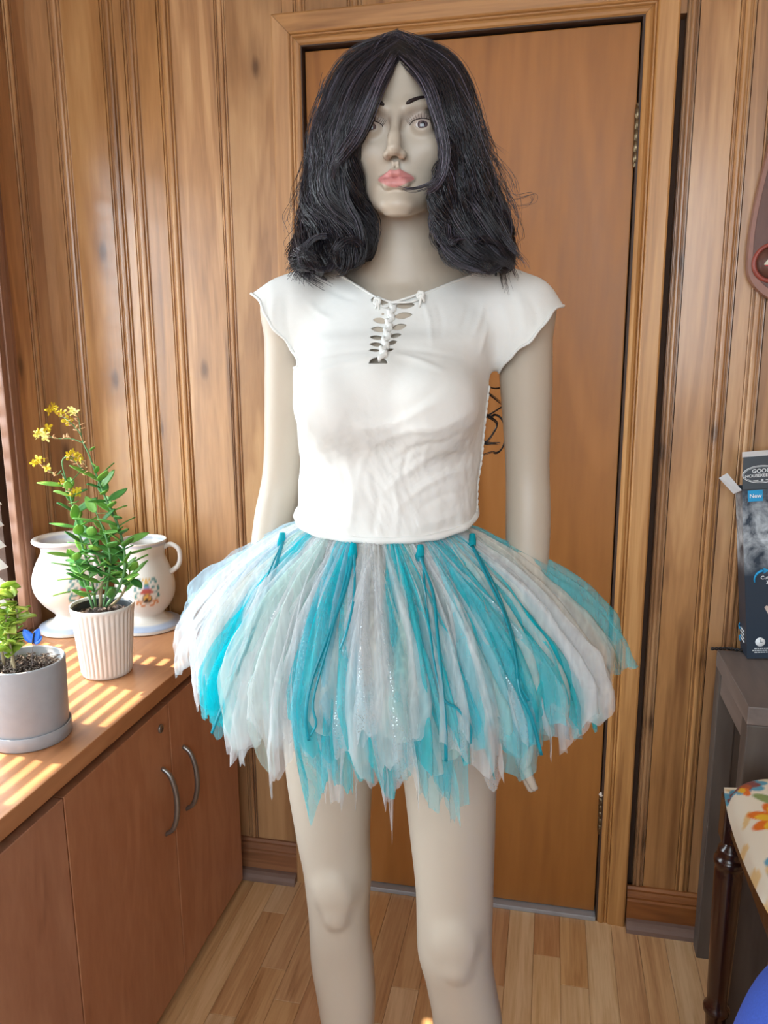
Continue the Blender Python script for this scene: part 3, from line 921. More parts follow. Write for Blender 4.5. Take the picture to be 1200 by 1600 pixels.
# eyes
EY = NT('painted_eye'); co = EY.coord()
sx_ = EY.new('ShaderNodeSeparateXYZ'); EY.l.new(co, sx_.inputs[0])
rad = EY.math('SQRT', EY.math('ADD', EY.math('POWER', sx_.outputs[0], 2.0), EY.math('POWER', sx_.outputs[2], 2.0)))
rad = EY.math('MULTIPLY', rad, 100.0)
EY.set(color=EY.ramp(rad, [(0.0, srgb(24, 18, 22)), (0.26, srgb(24, 18, 22)), (0.30, srgb(104, 88, 92)), (0.52, srgb(84, 68, 72)), (0.58, srgb(38, 30, 34)), (0.64, srgb(226, 222, 220))]), rough=0.12, coat=0.6)
M_ink = plain('brow_paint', (44, 30, 30), 0.6)
from mathutils.bvhtree import BVHTree
bvh = BVHTree.FromPolygons([tuple(v) for v in BV], [tuple(map(int, q)) for q in BQ])
fdir = Vector((-_s * -1 * -1, 0, 0))
fdir = Vector(tuple(hw(0, 1, 0) - hw(0, 0, 0)))          # into the face
def on_face(x, z, lift=0.0006):
    o = Vector(tuple(hw(x, -0.2, z)))
    h = bvh.ray_cast(o, fdir)
    return np.array(h[0]) - np.array(fdir) * lift if h[0] is not None else np.array(o)
for s_ in (-1, 1):
    c0 = hw(s_ * .0310, -.0715, -.001)
    bm = bmesh.new(); bmesh.ops.create_uvsphere(bm, u_segments=32, v_segments=20, radius=0.0136)
    bmesh.ops.rotate(bm, verts=bm.verts, cent=(0, 0, 0), matrix=Matrix.Rotation(PI / 2, 3, 'X'))
    e = bm_obj('eye', bm, EY.m, body_root, True, tuple(c0)); e.rotation_euler = (0, 0, HR + math.radians(5))
    e['label'] = 'painted dark brown eye'
    # brow: tapered strip laid on the brow ridge
    bp = [(s_ * .013, .0205), (s_ * .020, .0245), (s_ * .030, .0290), (s_ * .040, .0305), (s_ * .048, .0275)]
    P = np.array([on_face(x, z, 0.0002) for x, z in smooth_path([(a, 0, b) for a, b in bp], 18)[:, [0, 2]]])
    R = np.interp(np.linspace(0, 1, 18), [0, .1, .5, 1], [.0012, .0026, .0022, .0006])
    V, Fq = tube_geo(P, R, 6); mesh_obj('eyebrow', V, [tuple(dict.fromkeys(f)) for f in Fq], M_ink, body_root, True)
    t = np.linspace(PI * 0.02, PI * 0.98, 16)
    P = np.array([on_face(s_ * .031 + .0146 * math.cos(a), -.0008 + .0059 * math.sin(a), 0.0003) for a in t])
    geoV, geoF = tube_geo(P, np.interp(np.linspace(0, 1, 16), [0, .5, 1], [.0004, .0007, .0004]), 5)
    geoV = [geoV]; geoF = list(geoF)
    for a in np.linspace(PI * 0.06, PI * 0.94, 15):
        p = on_face(s_ * .031 + .0146 * math.cos(a), -.0008 + .0061 * math.sin(a), 0.0004)
        q = p + np.array(hw(.0055 * math.cos(a), -.0050, .0045) - HO)
        v, f = tube_geo(smooth_path([p, (p + q) / 2 + np.array([0, -0.0008, -0.0006]), q], 5), np.linspace(.00035, .0001, 5), 4)
        n0 = sum(len(g) for g in geoV); geoV.append(v); geoF += [tuple(i + n0 for i in g) for g in f]
    mesh_obj('eyelash', np.vstack(geoV), [tuple(dict.fromkeys(f)) for f in geoF], M_ink, body_root, True)
# ================================================================ t-shirt
xs = refine_axis(-0.47, 0.03, 0.0034, ((at(570, 520, 0.975)[0], at(655, 520, 0.975)[0], 0.0013),))
ys = refine_axis(0.92, 1.24, 0.0040, ())
zs = refine_axis(1.07, 1.53, 0.0034, ((at(600, 572, 0.96)[2], at(600, 462, 0.99)[2], 0.0013),))
S = Field(xs, ys, zs)
def srow(py, pl, pr, bf, bb, Y=YB): return row(py, pl, pr, Y, bf, bb)
shirt_rows = [srow(900, 455, 742, .100, .092), srow(845, 457, 742, .101, .092), srow(800, 465, 743, .102, .092), srow(740, 469, 747, .104, .094), srow(700, 468, 752, .106, .096), srow(650, 464, 757, .108, .100),
              srow(600, 458, 762, .108, .103), srow(560, 460, 768, .104, .105), srow(535, 466, 776, .099, .105, 1.09)]
shirt_rows += [(1.41, cxu, 1.095, 0.140, .085, .095), (1.45, cxu, 1.10, 0.118, .066, .076), (1.478, cxu, 1.10, 0.080, .054, .064), (1.505, cxu, 1.10, .058, .05, .055)]
S.loft(shirt_rows, 0.01, 2.2)
for px in (527, 668):
    S.ell((at(px, 590, 1.0)[0] + 0.004, 1.004, 1.312), (0.062, 0.064, 0.062), 0.035)
S.chain([(cxu, 1.108, 1.496), (cxu * 0.5 + shR[0] * 0.5, 1.108, 1.468), shR], (0.040, 0.041, 0.046), 0.025)
S.chain([(cxu, 1.108, 1.496), (cxu * 0.5 + shL[0] * 0.5, 1.108, 1.468), shL], (0.040, 0.041, 0.046), 0.025)
S.cap(at(478, 488, 1.105), at(395, 532, 1.105), 0.050, 0.062, 0.02)
S.cap(at(772, 488, 1.115), at(866, 562, 1.115), 0.052, 0.064, 0.02)
S.cap((cxb, 0.985, 1.345), (cxb, 0.982, 1.30), 0.026, 0.026, 0.03)
SV, SQ = S.mesh()
SV = relax(SV, SQ, 3, 0.5)
ST = tris(SQ)
N = vnormals(SV, ST)
px, py = px_of(SV)
front = np.clip((1.085 - SV[:, 1]) / 0.03, 0, 1)
def ridge(pts, width, amp):
    """fold of the cloth along a polyline given on the front of the shirt"""
    P = smooth_path([(a, b, 0) for a, b in pts], 14)[:, :2]
    best = np.full(len(SV), 1e9); tt = np.zeros(len(SV))
    for i in range(len(P) - 1):
        a, b = P[i], P[i + 1]; ab = b - a; L2 = ab @ ab
        t = np.clip(((px - a[0]) * ab[0] + (py - a[1]) * ab[1]) / L2, 0, 1)
        d = np.hypot(px - a[0] - t * ab[0], py - a[1] - t * ab[1])
        m = d < best; best[m] = d[m]; tt[m] = (i + t[m]) / (len(P) - 1)
    return amp * np.exp(-(best / width) ** 2) * np.sin(PI * np.clip(tt, 0.02, 0.98)) ** 0.7 * front
disp = np.zeros(len(SV))
folds = [(((742, 640), (690, 668), (640, 672), (590, 690)), 9, .0040), (((745, 668), (700, 690), (650, 700), (600, 730)), 8, -.0030), (((742, 700), (690, 705), (640, 735), (590, 775)), 9, .0038),
         (((738, 740), (700, 740), (655, 765), (615, 800)), 8, .0036), (((736, 770), (690, 775), (650, 800)), 8, -.0030), (((732, 792), (690, 812), (640, 825)), 9, .0036), (((733, 812), (690, 830), (640, 838)), 7, -.0026),
         (((560, 640), (610, 650), (660, 625), (700, 590)), 12, -.0028), (((545, 665), (600, 668), (650, 645), (712, 612)), 10, .0028),
         (((490, 700), (497, 760), (492, 825)), 10, .0030), (((515, 710), (520, 770), (512, 832)), 8, -.0026), (((540, 700), (552, 770), (545, 838)), 9, .0032), (((575, 720), (590, 780), (580, 845)), 8, -.0024), (((610, 740), (622, 790), (618, 842)), 8, .0026),
         (((575, 700), (560, 750), (575, 800)), 7, .0022), (((640, 700), (630, 740), (650, 790)), 6, -.0022), (((670, 690), (662, 730), (690, 770)), 6, .0024),
         (((480, 590), (530, 572), (585, 556)), 7, .0030), (((490, 560), (540, 550), (582, 548)), 6, -.0020), (((612, 553), (650, 562), (700, 582)), 6, .0032), (((616, 545), (660, 548), (720, 560)), 6, -.0018),
         (((662, 470), (672, 505), (675, 545)), 5, .0026), (((680, 470), (690, 500), (688, 530)), 5, -.0018), (((757, 468), (750, 500), (738, 525)), 6, .0038), (((735, 470), (728, 495), (720, 515)), 6, -.0024), (((762, 500), (756, 530), (750, 555)), 5, .0028),
         (((480, 470), (500, 490), (520, 500)), 7, .0022), (((505, 445), (530, 460), (560, 470)), 6, -.0018), (((470, 620), (480, 660), (476, 700)), 8, .0026),
         (((430, 455), (425, 490), (430, 520)), 8, .0034), (((448, 455), (447, 500), (455, 545)), 8, -.0030), (((412, 462), (410, 480), (415, 500)), 6, .0025),
         (((800, 445), (815, 480), (820, 530)), 8, .0036), (((825, 460), (838, 490), (836, 520)), 7, -.0034), (((785, 470), (795, 510), (795, 560)), 8, .0030)]
for p_, w_, a_ in folds: disp += ridge(p_, w_ * 0.75, a_ * 0.60)
for i in range(0):
    pass
# fine crumple over the lower part
cr = np.array([mnoise.fractal(Vector((v[0] * 34 + 14 * v[2], v[1] * 34, v[2] * 17 + 5 * v[0])), 0.8, 2.1, 4) for v in SV])
low = np.clip((1.34 - SV[:, 2]) / 0.08, 0.15, 1)
disp += 0.0019 * cr * low
SV = SV + N * disp[:, None]
px, py = px_of(SV)
# openings: hem, sleeves, neck
g = SV[:, 2] - (1.132 + (SV[:, 1] - 0.985) * 0.20)
SV, ST = clip_mesh(SV, ST, g); px, py = px_of(SV)
def side(p, a, b): return ((b[0] - a[0]) * (p[1] - a[1]) - (b[1] - a[1]) * (p[0] - a[0])) / math.hypot(b[0] - a[0], b[1] - a[1])
wob = 3.0 * np.sin(py * 0.09) + 2 * np.sin(py * 0.21)
g = side((px, py), (398, 466), (468, 568)); g = np.where(((px < 480) & (py < 574)) | (px < 454), -g + wob, 5.0)
SV, ST = clip_mesh(SV, ST, g); px, py = px_of(SV)
wob = 3.0 * np.sin(px * 0.10) + 2 * np.sin(px * 0.23)
g = side((px, py), (772, 588), (862, 494)); g = np.where(((px > 752) & (py < 592)) | (px > 779), -g + wob, 5.0)
SV, ST = clip_mesh(SV, ST, g); px, py = px_of(SV)
nl = np.array([(505, 405), (532, 430), (558, 446), (583, 462), (600, 470), (616, 474), (640, 468), (660, 460), (700, 444), (745, 427), (775, 405)], float)
gf = py - np.interp(px, nl[:, 0], nl[:, 1])
gf = np.where((px < 500) | (px > 780), 30.0, gf)
gb = (np.hypot((SV[:, 0] - cxu) / 0.088, (SV[:, 1] - 1.105) / 0.075) - 1.0) * 60 + np.where(SV[:, 2] < 1.44, 60, 0)
bl = np.clip((SV[:, 1] - 1.085) / 0.02, 0, 1)
g = gf * (1 - bl) + gb * bl
SV, ST = clip_mesh(SV, ST, g); px, py = px_of(SV)
# lacing slits on the chest: lens-shaped holes
holes = [((583, 499), (607, 503), 4.6), ((580, 513), (605, 516), 4.6), ((578, 526), (600, 528), 3.8), ((578, 537), (599, 539), 3.6), ((577, 546.5), (595, 547.5), 2.6),
         ((590, 470), (609, 480), 6.0), ((580, 468), (588, 468), 4.5), ((618, 478), (648, 476), 5.2), ((616, 495), (644, 491), 5.0), ((612, 513), (635, 508), 4.8), ((609, 526), (627, 522), 3.8), ((606, 537), (620, 533), 3.6), ((602, 548), (615, 545), 2.6)]
g = np.full(len(SV), 20.0)
for a, b, h in holes:
    a = np.array(a, float); b = np.array(b, float); m = (a + b) / 2; L = np.linalg.norm(b - a) / 2; e = (b - a) / (2 * L)
    uu = (px - m[0]) * e[0] + (py - m[1]) * e[1]; vv = -(px - m[0]) * e[1] + (py - m[1]) * e[0]
    hh = h * np.clip(1 - (uu / (L + 0.5)) ** 2, 0, 1) ** 0.8
    g = np.minimum(g, np.where(np.abs(uu) < L + 4, np.maximum(np.abs(vv) - hh, np.abs(uu) - L - 0.3), 20))
hb = np.maximum(np.hypot((px - 591) / 14.5, (py - 568) / 10.5) * 10 - 10, py - 568)     # half-round hole under the lacing
g = np.where(SV[:, 1] < 1.06, np.minimum(g, hb), 20.0)
SV, ST = clip_mesh(SV, ST, g)
M_cotton = NT('cream_cotton')
cv = M_cotton.noise(M_cotton.coord(), 9, 4)
wv = M_cotton.noise(M_cotton.coord(), 900, 2)
M_cotton.set(color=M_cotton.ramp(cv, [(0.3, srgb(226, 226, 221)), (0.7, srgb(236, 236, 232))]), rough=0.85, sheen=0.15, spec=0.2)
M_cotton.bump(wv, 0.15, 0.0006); M_cotton = M_cotton.m
shirt = empty('t_shirt', (0, 0, 0))
tag(shirt, 'cream cap sleeve t-shirt with braided cutouts on the chest', 't-shirt')
so = np_mesh('cloth', SV, ST, M_cotton, shirt)
sm = so.modifiers.new('thickness', 'SOLIDIFY'); sm.thickness = 0.0014; sm.offset = -1
# rolled edges along the big openings
for L in boundary_loops(ST):
    P = SV[L]
    if len(P) < 60: continue
    per = np.linalg.norm(np.roll(P, -1, 0) - P, axis=1).sum()
    if per < 0.16: continue
    m = int(per / 0.006)
    s_ = np.concatenate([[0], np.cumsum(np.linalg.norm(np.roll(P, -1, 0) - P, axis=1))])
    Pc = np.vstack([P, P[:1]]); q = np.linspace(0, s_[-1], m, endpoint=False)
    Q = np.stack([np.interp(q, s_, Pc[:, i]) for i in range(3)], 1)
    for _ in range(2): Q = 0.5 * Q + 0.25 * (np.roll(Q, 1, 0) + np.roll(Q, -1, 0))
    zm = Q[:, 2].mean()
    nm, r = ('hem', 0.0048) if zm < 1.2 else (('neck_edge', 0.0017) if abs(Q[:, 0].mean() - cxu) < 0.06 else ('sleeve_edge', 0.0020))
    if nm == 'hem': Q[:, 2] += 0.003
    V, Fq = tube_geo(Q, r * (1 + 0.12 * np.sin(np.arange(m) * 0.9)), 7, True); mesh_obj(nm, V, Fq, M_cotton, shirt, True)
# braid running down between the slits: linked loops
sbvh = BVHTree.FromPolygons([tuple(v) for v in SV], [tuple(map(int, t)) for t in ST])
def on_shirt(a, b, lift=0.001):
    d = Vector(tuple(FWD * FPX + RGT * (a - 600.0) - UPV * (b - 800.0))).normalized()
    h = sbvh.ray_cast(Vector((0, 0, CAM_H)), d)
    if h[0] is None or h[0].y > 1.08: return at(a, b, 0.99)
    return np.array(h[0] - d * lift)
def strand(name, pts, r, parent=shirt, n=16, lift=0.002):
    Y0 = on_shirt(570, pts[0][1], 0)[1]
    return tube(name, [at(a, b, c) for a, b, c in pts], r, M_cotton, parent, 7, n)
bp = smooth_path([(613, 474, 0), (611, 490, 0), (607, 508, 0), (604, 525, 0), (600, 542, 0), (597, 556, 0)], 13)
ych = lambda b: np.interp(b, [470, 500, 530, 560], [on_shirt(572, q, 0)[1] for q in (470, 500, 530, 560)]) - 0.0035
for i in range(12):
    a, b = bp[i], bp[i + 1]; sgn = 1 if i % 2 else -1
    y0, y1 = ych(a[1]), ych(b[1])
    strand('braid_loop', [(a[0] + sgn * 4.5, a[1] - 3, y0 + .001), (a[0] + sgn * 1, a[1] + 5, y0 - .003), (b[0] - sgn * 3.5, b[1] + 3, y1 - .002), (b[0] - sgn * 4, b[1] + 9, y1 + .001)], [.0028, .0034, .0030, .0018], n=10)
y0 = ych(470)
strand('lace', [(590, 464, y0 + .001), (602, 469, y0 - .002), (613, 472, y0 - .004), (635, 466, y0 - .003), (657, 458, y0 + .001)], .0016, n=20)
strand('lace', [(592, 480, y0), (605, 476, y0 - .002), (616, 473, y0 - .004), (640, 472, y0 - .003), (656, 467, y0)], .0015, n=20)
for kx, ky, tails in ((589, 470, ((586, 482), (592, 484))), (657, 460, ((663, 472), (655, 480)))):
    kn = tube('knot', [at(kx - 3, ky - 4, y0 - .004), at(kx + 4, ky - 2, y0 - .006), at(kx + 2, ky + 5, y0 - .006), at(kx - 4, ky + 3, y0 - .004), at(kx - 2, ky - 4, y0 - .003)], .0024, M_cotton, shirt, 7, 20)
    for tx, ty in tails:
        tube('knot_tail', [at(kx, ky, y0 - .006), at((kx + tx) / 2 + 1, (ky + ty) / 2, y0 - .007), at(tx, ty, y0 - .004)], [.0020, .0018, .0012], M_cotton, kn, 6, 8)
# braid down the left side seam
sp = [(764, 600), (760, 640), (755, 680), (750, 715), (744, 755), (738, 790), (736, 808)]
P = []
for a, b in sp:
    q = None
    for k in range(40):
        d = Vector(tuple(FWD * FPX + RGT * (a + 10 - k * 0.7 - 600.0) - UPV * (b - 800.0))).normalized()
        h = sbvh.ray_cast(Vector((0, 0, CAM_H)), d)
        if h[0] is not None and h[0].y < 1.2: q = np.array(h[0]); break
    P.append(q if q is not None else at(a, b, 1.08))
Ps = smooth_path(P, 40)
for i in range(0, 38):
    o = np.array([0.0008, -0.0008, 0]) if i % 2 else np.array([-0.0008, -0.0024, 0])
    V, Fq = tube_geo(smooth_path([Ps[i] + o + [0, 0, .003], Ps[i] + o * 1.6, Ps[i + 1] + o * 0.6 - [0, 0, .003]], 6), [.0012, .0017, .0018, .0017, .0015, .0010], 6)
    mesh_obj('side_braid_loop', V, [tuple(dict.fromkeys(f)) for f in Fq], M_cotton, shirt, True)
# ================================================================ wig
guides = [   # (px, py, depth) from the parting outwards and round the back; index 0 = front left, last = front right
    [(626, 88, 1.003), (597, 128, 0.975), (580, 175, 0.970), (563, 214, 0.975), (553, 250, 0.990), (560, 300, 1.005), (577, 350, 1.015), (572, 398, 1.005), (548, 424, 0.985)],
    [(627, 75, 1.025), (577, 120, 0.990), (552, 180, 0.980), (536, 240, 0.985), (530, 300, 0.995), (545, 360, 1.000), (540, 408, 0.985), (512, 430, 0.975)],
    [(628, 65, 1.045), (561, 105, 1.015), (526, 170, 1.005), (509, 240, 1.005), (501, 310, 1.005), (506, 360, 1.000), (488, 400, 0.985), (505, 428, 0.980)],
    [(628, 58, 1.070), (549, 95, 1.060), (510, 170, 1.055), (494, 250, 1.055), (484, 330, 1.050), (473, 385, 1.030), (478, 420, 1.010), (520, 433, 0.995)],
    [(627, 57, 1.095), (555, 95, 1.110), (518, 180, 1.125), (505, 270, 1.130), (497, 350, 1.125), (490, 400, 1.110), (500, 440, 1.150), (520, 520, 1.210)],
    [(624, 60, 1.115), (590, 95, 1.155), (570, 180, 1.180), (565, 280, 1.180), (563, 380, 1.180), (570, 470, 1.205), (580, 560, 1.215), (575, 640, 1.215)],
    [(628, 60, 1.120), (630, 95, 1.170), (630, 180, 1.190), (632, 280, 1.190), (635, 380, 1.190), (640, 470, 1.210), (645, 560, 1.215), (650, 660, 1.215)],
    [(630, 60, 1.115), (670, 95, 1.155), (690, 180, 1.180), (695, 280, 1.180), (700, 380, 1.180), (710, 470, 1.205), (715, 560, 1.215), (735, 670, 1.215)],
    [(620, 57, 1.095), (700, 98, 1.110), (730, 190, 1.125), (742, 270, 1.130), (760, 340, 1.125), (775, 400, 1.110), (770, 450, 1.165), (755, 560, 1.215)],
    [(619, 58, 1.070), (704, 103, 1.060), (736, 190, 1.055), (751, 260, 1.055), (773, 330, 1.045), (784, 390, 1.030), (806, 434, 1.015)],
    [(619, 65, 1.045), (690, 110, 1.015), (722, 180, 1.005), (735, 260, 1.005), (736, 330, 1.005), (746, 390, 0.995), (782, 432, 0.990)],
    [(619, 75, 1.025), (671, 115, 0.990), (696, 180, 0.980), (708, 250, 0.990), (703, 310, 0.995), (693, 360, 1.000), (714, 408, 0.990), (752, 431, 0.980)],
    [(620, 88, 1.003), (656, 122, 0.975), (674, 168, 0.968), (690, 220, 0.968), (692, 262, 0.972), (688, 310, 0.985), (690, 360, 1.000), (716, 412, 0.990)]]
NG = 34
GW = np.array([smooth_path([at(*p) for p in g], NG) for g in guides])       # (13, NG, 3)
def guide_at(u):
    """smoothly interpolated guide; u in 0..12"""
    u = np.clip(u, 0, len(GW) - 1 - 1e-6); i = int(u); t = u - i
    p0, p1, p2, p3 = GW[max(i - 1, 0)], GW[i], GW[i + 1], GW[min(i + 2, len(GW) - 1)]
    return 0.5 * (2 * p1 + (p2 - p0) * t + (2 * p0 - 5 * p1 + 4 * p2 - p3) * t * t + (3 * p1 - p0 - 3 * p2 + p3) * t ** 3)
axis_c = lambda z: np.stack([np.full_like(z, HO[0]), np.full_like(z, 1.085), z], 1)
def hair_mat(name, rgb, rough):
    N = NT(name); i = N.new('ShaderNodeAttribute'); i.attribute_name = 'shade'
    N.set(color=N.ramp(i.outputs['Fac'], [(0.0, srgb(*[int(c * 0.55) for c in rgb])), (0.7, srgb(*rgb)), (1.0, srgb(*[min(255, int(c * 2.1) + 12) for c in rgb]))]), rough=rough, spec=0.6)  # lightest strand tones paint the grey sheen into the hair colour
    return N.m
M_hair = hair_mat('hair_fibre', (40, 37, 44), 0.30)
M_hairbase = plain('hair_weft', (24, 20, 22), 0.6)
wig = empty('wig', (0, 0, 0))
tag(wig, 'long wavy black wig on the head of the mannequin', 'wig')
# weft base: a sheet just under the strands
us = np.linspace(0, 12, 61)
G = np.array([guide_at(u) for u in us])
C = np.zeros_like(G); C[..., 0] = HO[0]; C[..., 1] = 1.085; C[..., 2] = np.minimum(G[..., 2], HO[2] + 0.02) - 0.0
dirv = C - G; dl = np.linalg.norm(dirv, axis=2, keepdims=True)
wv = np.zeros(G.shape[:2]); 
for i in range(G.shape[0]):
    for j in range(G.shape[1]): wv[i, j] = 0.004 * math.sin(i * 2.1 + 3 * math.sin(j * 0.25)) * min(1, j / 8)
inn = 0.008 + wv[..., None] + 0.006 * np.clip(np.arange(NG) / NG, 0, 1)[None, :, None]
G2 = G + dirv / dl * inn
G2 = G2[:, :int(NG * 0.93)]
n0, n1 = G2.shape[:2]
Fq = [(i * n1 + j, i * n1 + j + 1, (i + 1) * n1 + j + 1, (i + 1) * n1 + j) for i in range(n0 - 1) for j in range(n1 - 1)]
hb_ = np_mesh('weft_base', G2.reshape(-1, 3), np.array(Fq), M_hairbase, wig)
hb_.modifiers.new('thickness', 'SOLIDIFY').thickness = 0.002
# cap over the crown
cap_rows = []
bm = bmesh.new(); bmesh.ops.create_uvsphere(bm, u_segments=40, v_segments=24, radius=1.0)
for v in list(bm.verts):
    v.co = Vector(tuple(hw(v.co.x * 0.0680, 0.006 + v.co.y * 0.0935, 0.032 + v.co.z * 0.0865)))
inv = lambda p: (((p.x - HO[0]) * _c + (p.y - HO[1]) * _s), (-(p.x - HO[0]) * _s + (p.y - HO[1]) * _c), p.z - HO[2])
kill = []
for v in bm.verts:
    x, y, z = inv(v.co)
    if (y < -0.030 and z < 0.070 - abs(x) * 0.55) or z < -0.03: kill.append(v)
bmesh.ops.delete(bm, geom=kill, context='VERTS')
bm_obj('cap', bm, M_hairbase, wig, True)

def strands(n, ufun, nseg, rad, seed, jit, curl, lenf=(0.8, 1.0), lift=(0.0, 0.012), sides=4, clump=26, start=(0.0, 0.02)):
    r = np.random.default_rng(seed)
    allV, allF, sh = [], [], []
    cl_u = np.array([ufun(r) for _ in range(max(1, n // clump))])
    off = 0
    for c, u0 in enumerate(cl_u):
        ph, fr, am = r.uniform(0, 6.28), r.uniform(1.6, 2.8), curl * r.uniform(0.5, 1.4)
        cl, cj = r.uniform(*lift), r.normal(0, 1, 3)
        tone = r.uniform(0.1, 0.8); Lc = r.uniform(*lenf)
        for k in range(clump):
            u = u0 + r.normal(0, jit)
            g = guide_at(u)
            L = np.clip(Lc * r.uniform(0.9, 1.0), 0.2, 1.0); s0 = r.uniform(*start)
            q = np.linspace(s0, L, nseg)
            P = np.stack([np.interp(q, np.linspace(0, 1, NG), g[:, i]) for i in range(3)], 1)
            t = (q - s0) / (L - s0)
            out = P - np.stack([np.full(nseg, HO[0]), np.full(nseg, 1.085), np.minimum(P[:, 2], HO[2] + 0.03)], 1)
            out /= np.linalg.norm(out, axis=1)[:, None] + 1e-9
            tang = np.gradient(P, axis=0); tang /= np.linalg.norm(tang, axis=1)[:, None] + 1e-9
            sidev = np.cross(out, tang)
            w = np.clip((t - 0.25) / 0.5, 0, 1) ** 1.3
            p2 = ph + r.normal(0, 0.25)
            a = 2 * PI * fr * t + p2
            own = r.normal(0, 0.0022, 2)
            P = P + sidev * ((am * w * np.sin(a)) + own[0] * (0.3 + t) + cj[0] * 0.004 * t)[:, None] + out * (cl * (0.35 + 0.65 * t) + am * 0.7 * w * np.cos(a) + own[1] * (0.2 + t) + 0.001)[:, None]
            R = rad * r.uniform(0.7, 1.2) * np.interp(t, [0, 0.1, 0.8, 1], [0.8, 1, 0.9, 0.25])
            allV.append((P, R)); sh.append(np.clip(tone + r.normal(0, 0.18), 0, 1))
    return allV, sh

def strand_mesh(name, groups, mat, parent, sides=4):
    Vs, Fs, S_ = [], [], []; off = 0
    by = {}
    for (P, R), s_ in groups: by.setdefault(len(P), []).append((P, R, s_))
    for m, lst in by.items():
        P = np.stack([a for a, _, _ in lst]); R = np.stack([b for _, b, _ in lst]); sv = np.array([c for _, _, c in lst])
        T = np.gradient(P, axis=1); T /= np.linalg.norm(T, axis=2, keepdims=True) + 1e-9
        ref = np.array([0.35, -0.2, 0.1]); N = np.cross(T, np.array([0.9, 0.35, 0.25])); N /= np.linalg.norm(N, axis=2, keepdims=True) + 1e-9
        Bn = np.cross(T, N)
        a = np.linspace(0, 2 * PI, sides, endpoint=False)
        V = P[:, :, None, :] + R[:, :, None, None] * (np.cos(a)[None, None, :, None] * N[:, :, None, :] + np.sin(a)[None, None, :, None] * Bn[:, :, None, :])
        k = len(lst)
        base = off + np.arange(k)[:, None, None] * (m * sides)
        i = np.arange(m - 1)[None, :, None] * sides; s = np.arange(sides)[None, None, :]; s2 = (s + 1) % sides
        q = np.stack([base + i + s, base + i + s2, base + i + sides + s2, base + i + sides + s], -1).reshape(-1, 4)
        Vs.append(V.reshape(-1, 3)); Fs.append(q); S_.append(np.repeat(sv, m * sides)); off += k * m * sides
    o = np_mesh(name, np.vstack(Vs), np.vstack(Fs), mat, parent)
    at_ = o.data.attributes.new('shade', 'FLOAT', 'POINT'); at_.data.foreach_set('value', np.concatenate(S_).astype(np.float32))
    return o
groups = []
def addg(*a, **k):
    v, s_ = strands(*a, **k); groups.extend(zip(v, s_))
addg(1700, lambda r: r.uniform(0.0, 4.2), 30, 0.0007, 1, 0.07, 0.0100, (0.80, 1.0), (0.0, 0.008), clump=22)
addg(1700, lambda r: r.uniform(7.8, 12.0), 30, 0.0007, 2, 0.07, 0.0100, (0.80, 1.0), (0.0, 0.008), clump=22)
addg(500, lambda r: r.uniform(4.0, 8.0), 22, 0.0009, 3, 0.12, 0.007, (0.8, 1.0), (0.0, 0.008))
addg(450, lambda r: r.uniform(0.8, 4.0), 30, 0.0006, 4, 0.045, 0.016, (0.9, 1.0), (0.002, 0.010))
addg(450, lambda r: r.uniform(8.5, 11.4), 30, 0.0006, 5, 0.045, 0.016, (0.9, 1.0), (0.002, 0.010))
addg(140, lambda r: r.uniform(0.4, 4.5), 24, 0.00028, 6, 0.5, 0.012, (0.6, 1.0), (0.008, 0.026), clump=3)
addg(140, lambda r: r.uniform(7.8, 11.6), 24, 0.00028, 8, 0.5, 0.014, (0.6, 1.0), (0.008, 0.028), clump=3)
# crown strands lying across the parting, and the lock that hooks under the lip
rr = np.random.default_rng(11)
def free(paths, n, rad, spread, nseg=22, tone=0.5):
    for pts in paths:
        g = smooth_path([at(*p) for p in pts], nseg)
        for k in range(n):
            o0, o1 = rr.normal(0, spread, 3), rr.normal(0, spread, 3); t = np.linspace(0, 1, nseg)[:, None]
            P = g + o0 * (1 - t) + o1 * t * (1.3 - 0.6 * t)
            groups.append(((P, rad * rr.uniform(0.7, 1.2) * np.interp(t[:, 0], [0, 0.1, 0.8, 1], [0.7, 1, 0.9, 0.2])), np.clip(tone + rr.normal(0, 0.2), 0, 1)))
free([[(634, 92, 0.998), (660, 125, 0.968), (678, 170, 0.962), (690, 215, 0.960), (690, 255, 0.958), (680, 282, 0.955), (660, 293, 0.955), (640, 296, 0.956), (622, 292, 0.957)]], 14, 0.0005, 0.0022, 30, 0.75)
free([[(636, 95, 0.998), (665, 130, 0.966), (684, 180, 0.960), (697, 230, 0.960), (694, 268, 0.960), (682, 290, 0.962), (668, 300, 0.966)]], 70, 0.0006, 0.003, 26, 0.8)
free([[(616, 92, 0.998), (594, 130, 0.966), (577, 175, 0.960), (560, 212, 0.962), (540, 240, 0.968), (520, 262, 0.978)], [(612, 96, 0.994), (588, 135, 0.966), (566, 180, 0.962), (548, 215, 0.966), (528, 245, 0.975), (515, 285, 0.985)]], 75, 0.0006, 0.0032, 24, 0.7)
free([[(600, 62, 1.05), (585, 74, 1.03), (572, 96, 1.01), (566, 118, 0.996)], [(612, 60, 1.05), (604, 72, 1.03), (600, 90, 1.012), (588, 112, 0.990)], [(640, 60, 1.05), (655, 72, 1.03), (668, 92, 1.01), (684, 120, 0.996)], [(628, 60, 1.05), (634, 70, 1.03), (648, 88, 1.01), (664, 112, 0.985)], [(620, 58, 1.06), (618, 68, 1.035), (612, 84, 1.012), (600, 108, 0.985)]], 34, 0.0006, 0.0034, 14, 0.75)
